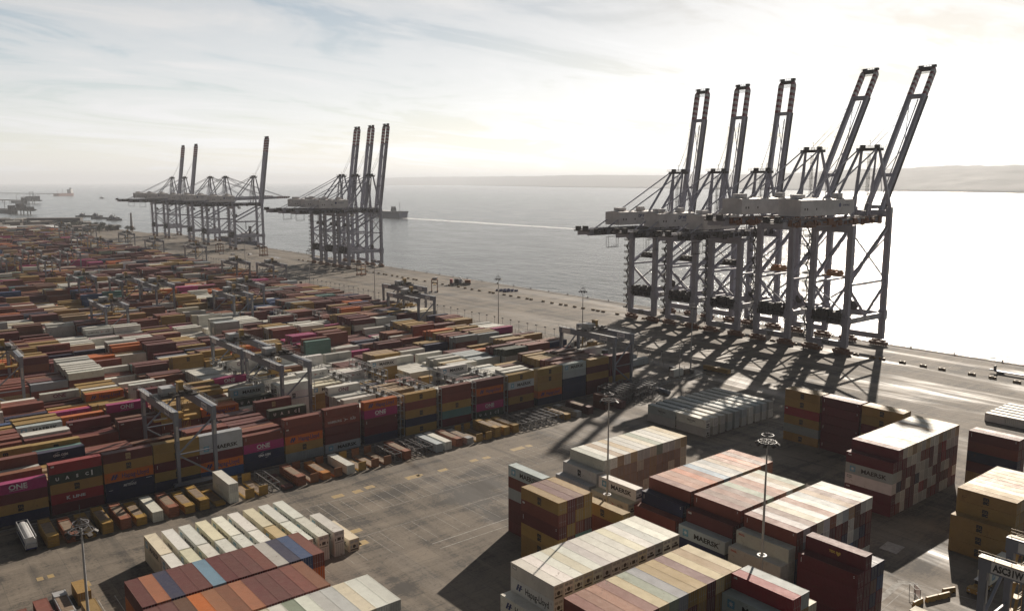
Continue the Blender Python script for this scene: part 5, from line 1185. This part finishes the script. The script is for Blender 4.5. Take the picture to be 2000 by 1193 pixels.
def van(lb, x, y, rz):
    t = thing('white_van', lb, 'van', (x, y, 0), rz, 'white vans on the far apron')
    m = MB(); m.box(-2.6, -1, .5, 1.2, 1, 2.4); m.build('body', WHITE, t)
    m = MB(); m.hexa([(1.2, -1, .5), (2.7, -1, .5), (2.7, 1, .5), (1.2, 1, .5), (1.2, -.95, 2.3), (1.7, -.95, 2.2), (1.7, .95, 2.2), (1.2, .95, 2.3)]); c_ = m.build('cab', WHITE, t)
    m = MB(); m.beam((2.55, 0, 1.1), (1.78, 0, 2.1), 1.7, .05); m.build('windscreen', GLASS, c_)
    for a in (-1.7, 1.7):
        for b_ in (-.95, .95): wheel(t, a, b_, .38, .38, .25)
    return t
van('white van on the far apron, left of a pair', 331.0, 937.0, .3); van('white van on the far apron, right of a pair', 338.0, 920.0, .3); van('white van parked alone farther along the apron', 352.0, 905.0, .6)
rt = thing('cargo_platform', 'dark low platform on the quay loaded with crates and a raised white boom', 'platform', (382.0, 537.3, 0), -.68)
m = MB(); m.box(-8.6, -2.4, .6, 8.6, 2.4, 1.6); m.build('deck', DARK, rt)
for x in (-6.5, -2.2, 2.2, 6.5):
    for y in (-1.8, 1.8): wheel(rt, x, y, .55, .55)
m = MB(); m.box(-8.4, -2.2, 1.6, -6.2, 2.2, 4.6); m.build('end_rack', RED, rt)
m = MB(); m.box(-4.8, -1.8, 1.6, -1.4, 1.8, 4.9); m.build('power_unit', DARK, rt)
m = MB(); m.box(-1.2, -1.6, 1.6, 1.2, 1.6, 4.4); m.build('cab', ASCG, rt)
m = MB(); m.beam((2.6, 0, 2.0), (-.6, 0, 6.4), .9, .7); m.build('boom', WHITE, rt)
m = MB(); m.box(3.6, -2.0, 1.6, 8.4, 2.0, 4.0); m.build('crate', RUST, rt)
p = thing('gear_bin', 'small bluish steel bin in the cluster on the quay near the tall lamp', 'bin')
m = MB(); m.box(-1.2, -.8, .2, 1.2, .8, .3); m.box(-1.2, -.8, .3, -1.1, .8, 1.3); m.box(1.1, -.8, .3, 1.2, .8, 1.3); m.box(-1.1, -.8, .3, 1.1, -.7, 1.3); m.box(-1.1, .7, .3, 1.1, .8, 1.3); m.build('tub', INK['navy'], p)
for x in (-.9, .9): m = MB(); m.box(x - .1, -.8, 0, x + .1, .8, .2); m.build('skid', GALV, p)
repeat(p, [(381.5 + (i % 4) * 3.1, 479 + (i // 4) * 4.6 - (i % 4) * .8, .3 * (i % 3)) for i in range(12)], 'bins on the quay')
tr = thing('flatbed_trailer', 'dark flatbed trailer with a low gooseneck at the right edge of the quay', 'trailer', (383.0, 131.5, 0), -math.pi / 2)
m = MB(); m.box(-6, -1.3, .9, 14, 1.3, 1.3); m.box(-8.4, -.6, 1.2, -6, .6, 1.6); m.build('deck', INK['navy'], tr)
m = MB(); m.box(-6.4, -1.3, 1.3, -6.1, 1.3, 3.4); m.build('headboard', DARK, tr)
for x in (-4.6, -3.2, 9, 10.4, 11.8):
    for y in (-1.1, 1.1): wheel(tr, x, y, .5, .5)
for k in range(2):
    bx = dict(x=381.8, y=112.0, z=1.32 + k * 2.62, ax='y', L=L40, h=2.59, col='tan', kind='dry', mark='block' if k == 0 else None, group='tan boxes on the quay trailer', pos='%s of two riding the flatbed at the right edge' % ('upper' if k else 'lower'))
    CONTS.append(bx); hits.append(300); build_container(len(CONTS) - 1, bx)
bx = dict(x=334.0, y=522.0, z=0.0, ax='x', L=L20, h=2.59, col='maroon', kind='dry', mark=None, group='single boxes on the apron', pos='small dark one beside the nearest straddle carrier')
CONTS.append(bx); hits.append(30); build_container(len(CONTS) - 1, bx)
for x, y, c_, lb in [(148.6, 52.2, 'cream', 'roof just showing on the bottom edge left of the yellow barriers')]:
    bx = dict(x=x, y=y, z=0.0, ax='y', L=L40, h=2.9, col=c_, kind='dry', mark=None, group='single boxes on the apron', pos=lb); CONTS.append(bx); hits.append(300); build_container(len(CONTS) - 1, bx)

# ------------------------------------------------------------------ ships, tugs, jetties
HULL = mat('ship_hull_blue', (.05, .055, .10), .5, dirt=.2, scale=.1); HULLD = mat('ship_hull_dark', (.04, .04, .045), .5); HULLR = mat('ship_hull_red', (.20, .09, .08), .5)
def hull(mb, Ln, B, z0, z1, bow=.18, m=0):
    """hull along +y from the stern, pointed bow"""
    sec = [(0, .9), (.06, 1), (1 - bow, 1), (1 - bow * .45, .7), (1, .04)]; n = len(mb.v)
    for f, k in sec:
        for z, q in ((z0, .82), (z1, 1)): mb.v += [(-B / 2 * k * q, Ln * f, z), (B / 2 * k * q, Ln * f, z)]
    for i in range(len(sec) - 1):
        a = n + 4 * i; b = a + 4
        for f in ((a, a + 2, b + 2, b), (a + 3, a + 1, b + 1, b + 3), (a + 2, a + 3, b + 3, b + 2)): mb.f.append(f); mb.m.append(m)
    mb.f.append((n, n + 1, n + 3, n + 2)); mb.m.append(m); e = n + 4 * (len(sec) - 1); mb.f.append((e + 1, e, e + 2, e + 3)); mb.m.append(m)
    return mb
sh = thing('cargo_ship', 'dark blue ship sailing away behind the middle crane trio with white wake', 'ship', (1066, 1738, -6), 0)
hull(MB(), 196, 30, -.5, 13.5).build('hull', HULL, sh)
m = MB(); m.box(-13.5, 34, 13.5, 13.5, 170, 16); m.build('deck_house', WHITE, sh)
m = MB(); m.box(-15, 0.2, 13.5, 15, 30, 16.5); m.build('stern_block', HULLD, sh)
m = MB(); m.hexa([(-5, 40, 16), (5, 40, 16), (5, 52, 16), (-5, 52, 16), (-4, 42, 27), (4, 42, 27), (4, 50, 27), (-4, 50, 27)]); m.build('funnel', HULLD, sh)
m = MB(); m.box(-12, 140, 16, 12, 158, 24); m.build('bridge', WHITE, sh)
m = MB(); m.beam((0, 16, 16), (0, 16, 40), .7); m.build('mast', DARK, sh)
tg = thing('tugboat', 'x', 'tug')
hull(MB(), 33, 10.5, -.5, 3.6, .3).build('hull', HULLD, tg)
m = MB(); m.box(-3.6, 12, 3.6, 3.6, 23, 6.6); m.build('deck_house', HULL, tg); m = MB(); m.box(-2.6, 15, 6.6, 2.6, 20.5, 9.6); m.build('wheelhouse', WHITE, tg)
m = MB(); m.beam((0, 14, 9), (0, 14, 17), .35); m.beam((-2, 14, 13), (2, 14, 13), .25); m.build('mast', DARK, tg)
for x in (-2.2, 2.2): m = MB(); m.cyl((x, 11, 3.6), (x, 11, 9), .7, n=8); m.build('funnel', DARK, tg)
for i, (x, y, rz, lb) in enumerate([(448, 2320, -1.9, 'dark tug moored at the left of the tug row'), (474, 2300, -1.7, 'dark tug lying right behind the leftmost tug'), (452, 2170, -1.9, 'dark tug in the middle of the tug row with tall mast'), (478, 2150, -1.7, 'dark low tug right of the tall masted one'), (462, 2062, -1.9, 'nearest dark tug at the right end of the tug row')]):
    o = tg if i == 0 else copy_tree(tg); x += 22; th_ = rz + math.pi; o.location = (x + 16.5 * math.sin(th_), y - 16.5 * math.cos(th_), -6); o.rotation_euler = (0, 0, th_); o['label'] = lb; o['group'] = 'tugs moored off the shore'
o = copy_tree(tg); o.location = (1072, 4752, -6); o.rotation_euler = (0, 0, .5); o.scale = (1, 1, 1); o['label'] = 'tiny lone boat far out on the open water'; o['group'] = 'boats on the estuary'
JET = mat('jetty_concrete', (.16, .15, .14), .8, dirt=.5, scale=.05)
def jetty(lb, x0, y0, x1, y1, wd=9, step=45, head=None):
    d = Vector((x1 - x0, y1 - y0, 0)); Ln = d.length; t = thing('jetty', lb, 'jetty', (x0, y0, -6), math.atan2(d.y, d.x), 'jetties on the far left shore')
    m = MB(); m.box(0, -wd / 2, 8, Ln, wd / 2, 10); m.box(0, wd / 2 - 2, 10, Ln, wd / 2, 12); m.build('deck', JET, t)
    m = MB()
    for i in range(int(Ln / step) + 1):
        for y in (-wd / 3, wd / 3): m.box(i * step, y - 1, -2, i * step + 2.2, y + 1, 8)
    q = m.build('piles', JET, t); q['kind'] = 'stuff'
    if head:
        m = MB(); rj = random.Random(int(x0))
        for a in range(16): xx = Ln - head + rj.random() * head; hh = rj.uniform(4, 20); m.box(xx, -wd * .9, 10, xx + rj.uniform(3, 9), wd * .9, 10 + hh * (.4 if a % 3 else 1))
        m.frame(Ln - head * .45, -6, 10, Ln - head * .45 + 8, 6, 46, 1.0); m.frame(Ln - head * .3, -5, 10, Ln - head * .3 + 6, 5, 34, .9); m.build('loading_tower', DARK, t)
    return t
jetty('farthest thin jetty reaching out to the red ship', 560, 7400, 1090, 6110, 14, 120, 0)
jetty('middle jetty at the left edge with dark loading towers', 480, 4330, 632, 3880, 12, 60, 150)
jetty('nearest jetty at the left edge with dark loading towers', 300, 2960, 402, 2590, 11, 40, 110)
tk = thing('tanker', 'distant ship with a red and white hull berthed at the farthest jetty', 'ship', (1140, 5880, -6), 2.35)
hull(MB(), 180, 30, -.5, 16).build('hull', HULLR, tk)
m = MB(); m.box(-13, 6, 16, 13, 28, 40); m.build('bridge', WHITE, tk); m = MB(); m.box(-4, 8, 40, 4, 16, 50); m.build('funnel', HULLD, tk)
m = MB(); m.beam((0, 90, 16), (0, 90, 44), 1.2); m.beam((0, 140, 16), (0, 140, 38), 1.2); m.build('mast', DARK, tk)
for x, y, rz, Ln, lb in [(590, 3960, 1.87, 120, 'dark ship lying at the middle jetty'), (372, 2700, 1.84, 90, 'dark ship lying at the nearest jetty')]:
    k = thing('coaster', lb, 'ship', (x, y, -6), rz - math.pi / 2, 'dark ships at the jetties'); hull(MB(), Ln, 18, -.5, 9).build('hull', HULLD, k)
    m = MB(); m.box(-7, 5, 9, 7, 20, 22); m.build('bridge', DARK, k); m = MB(); m.beam((0, Ln * .6, 9), (0, Ln * .6, 30), 1); m.build('mast', DARK, k)
ms = thing('feeder_ship', 'small ship with white bridge moored behind the farthest cranes', 'ship', (424, 1080, -6), 0)
hull(MB(), 120, 22, -.5, 9).build('hull', HULL, ms)
m = MB(); m.box(-8, 8, 9, 8, 20, 20); m.build('bridge', HOUSE, ms); m = MB(); m.box(-9, 34, 9, 9, 96, 11.5); m.build('deck_cargo', DARK, ms)
m = MB(); m.cyl((0, 6, 9), (0, 6, 29), 2, n=10); m.build('funnel', DARK, ms); m = MB(); m.beam((0, 20, 24), (0, 20, 36), .8); m.build('mast', DARK, ms)

# ------------------------------------------------------------------ hazy land and buildings beyond the yard
wh = thing('warehouse', 'long low warehouse with a bright pale roof at the upper left', 'warehouse', (190, 1478, 0), -.05)
m = MB(); m.box(0, 0, 0, 72, 30, 10.5); m.build('wall', ASCG, wh)
m = MB(); m.quad([(-1, -1, 10.6), (73, -1, 10.6), (73, 15, 14), (-1, 15, 14)]); m.quad([(-1, 15, 14), (73, 15, 14), (73, 31, 10.6), (-1, 31, 10.6)]); m.quad([(-1, -1, 10.4), (-1, 31, 10.4), (73, 31, 10.4), (73, -1, 10.4)]); m.quad([(-1, -1, 10.4), (-1, -1, 10.6), (-1, 15, 14), (-1, 31, 10.6), (-1, 31, 10.4)]); m.quad([(73, -1, 10.4), (73, 31, 10.4), (73, 31, 10.6), (73, 15, 14), (73, -1, 10.6)]); m.build('roof', WHITE, wh)
for x in (8, 24, 40, 56): m = MB(); m.box(x, -.15, 0, x + 6, .05, 6); m.build('door', DARK, wh)
SHED = [mat('shed_brown', (.12, .09, .075), .8, dirt=.4, scale=.1), mat('shed_pale', (.30, .29, .27), .8, dirt=.4, scale=.1), mat('shed_dark', (.07, .06, .055), .8, dirt=.4, scale=.1)]
rs = random.Random(8)
for i in range(72):
    y = rs.uniform(1500, 1820) if i < 46 else rs.uniform(1820, 2250); x = rs.uniform(.13 * y - 30, 350 - max(0, (y - 1550)) * .05 if y < 1800 else 330 - (y - 1800) * .36); k = i % 3; a, b_, h_ = rs.uniform(6, 26), rs.uniform(6, 14), rs.uniform(3, 9)
    s = thing('shed', ['low brown shed among the hazy buildings on the far shore', 'low pale shed among the hazy buildings on the far shore', 'low dark shed among the hazy buildings on the far shore'][k], 'shed', (x, y, 0), rs.uniform(-.3, .3), ['brown sheds on the far shore', 'pale sheds on the far shore', 'dark sheds on the far shore'][k])
    m = MB(); m.box(0, 0, 0, a, b_, h_); m.build('wall', SHED[k], s)
    m = MB(); m.hexa([(-.4, -.4, h_), (a + .4, -.4, h_), (a + .4, b_ + .4, h_), (-.4, b_ + .4, h_), (-.4, b_ * .45, h_ + 1.8), (a + .4, b_ * .45, h_ + 1.8), (a + .4, b_ * .55, h_ + 1.8), (-.4, b_ * .55, h_ + 1.8)]); m.build('roof', SHED[(k + 1) % 3], s)
lw = thing('long_building', 'long dark building along the shore left of the tugs', 'building', (268, 1800, 0), -.55)
m = MB(); m.box(0, 0, 0, 96, 14, 13); m.build('wall', SHED[2], lw); m = MB(); m.box(-.5, -.5, 13, 96.5, 14.5, 13.8); m.build('roof', SHED[0], lw)
ch = thing('shot_tower', 'slender pale tower on the point beside the farthest cranes', 'tower', (378, 1497, 0))
m = MB(); m.cyl((0, 0, 8), (0, 0, 30), 2.3, 1.5, 12); m.build('shaft', GALV, ch); m = MB(); m.cyl((0, 0, 0), (0, 0, 8), 2.6, 2.4, 12); m.build('base', RUST, ch)
# scrub and young trees on the rough ground by the shore
LEAF = mat('shrub_leaves', (.035, .042, .02), .8, dirt=.5, scale=1.0, grime=(.05, .045, .02)); BARK = mat('bark', (.06, .05, .04), .9)
def shrub():
    t = thing('shrub', 'dark bushy shrub on the rough ground by the far shore', 'shrub'); r_ = random.Random(4)
    m = MB(); m.cyl((0, 0, 0), (0, 0, 2.2), .3, .12, 7)
    for q in range(5): a = q * 1.26; m.cyl((0, 0, 1.2), (1.6 * math.cos(a), 1.6 * math.sin(a), 3.0), .12, .04, 5)
    m.build('trunk', BARK, t)
    m = MB()
    for q in range(420):
        a, e, ra = r_.uniform(0, 6.28), r_.uniform(-.2, 1.5), r_.uniform(1.2, 3.3) * (1 + .25 * math.sin(3 * q)); c0 = Vector((ra * math.cos(a) * math.cos(e), ra * math.sin(a) * math.cos(e), 2.6 + ra * .75 * math.sin(e)))
        u = Vector((r_.uniform(-1, 1), r_.uniform(-1, 1), r_.uniform(-1, 1))).normalized() * .34; v = u.cross(Vector((r_.uniform(-1, 1), r_.uniform(-1, 1), 1))).normalized() * .28
        m.quad([c0 - u, c0 + v, c0 + u, c0 - v])
    m.build('crown', LEAF, t); return t
sb = shrub(); pl = []
for i in range(60):
    y = rs.uniform(1440, 1760); pl.append((rs.uniform(max(285, .12 * y + 40), 374 - max(0, y - 1500) * .06), y, rs.uniform(0, 6)))
repeat(sb, pl, 'shrubs on the far shore')
for i, o in enumerate([q for q in list(COL.objects) if q.name.startswith('shrub') and q.parent is None and q.type == 'EMPTY']): f = rs.uniform(.8, 1.9); o.scale = (f, f, f * rs.uniform(.8, 1.2))

# ------------------------------------------------------------------ the air over the estuary
hz_ = MB(); hz_.box(-43000, -43000, -20, 43000, 43000, 320)
hm_ = bpy.data.materials.new('haze_air'); hm_.use_nodes = True; t = hm_.node_tree; t.nodes.clear()
o_ = nd(t, 'ShaderNodeOutputMaterial'); v_ = nd(t, 'ShaderNodeVolumePrincipled'); v_.inputs['Color'].default_value = (.86, .90, .97, 1); v_.inputs['Density'].default_value = 0.000065; v_.inputs['Anisotropy'].default_value = 0.15
t.links.new(v_.outputs[0], o_.inputs['Volume'])
hobj = hz_.build('haze', hm_); hobj['kind'] = 'stuff'
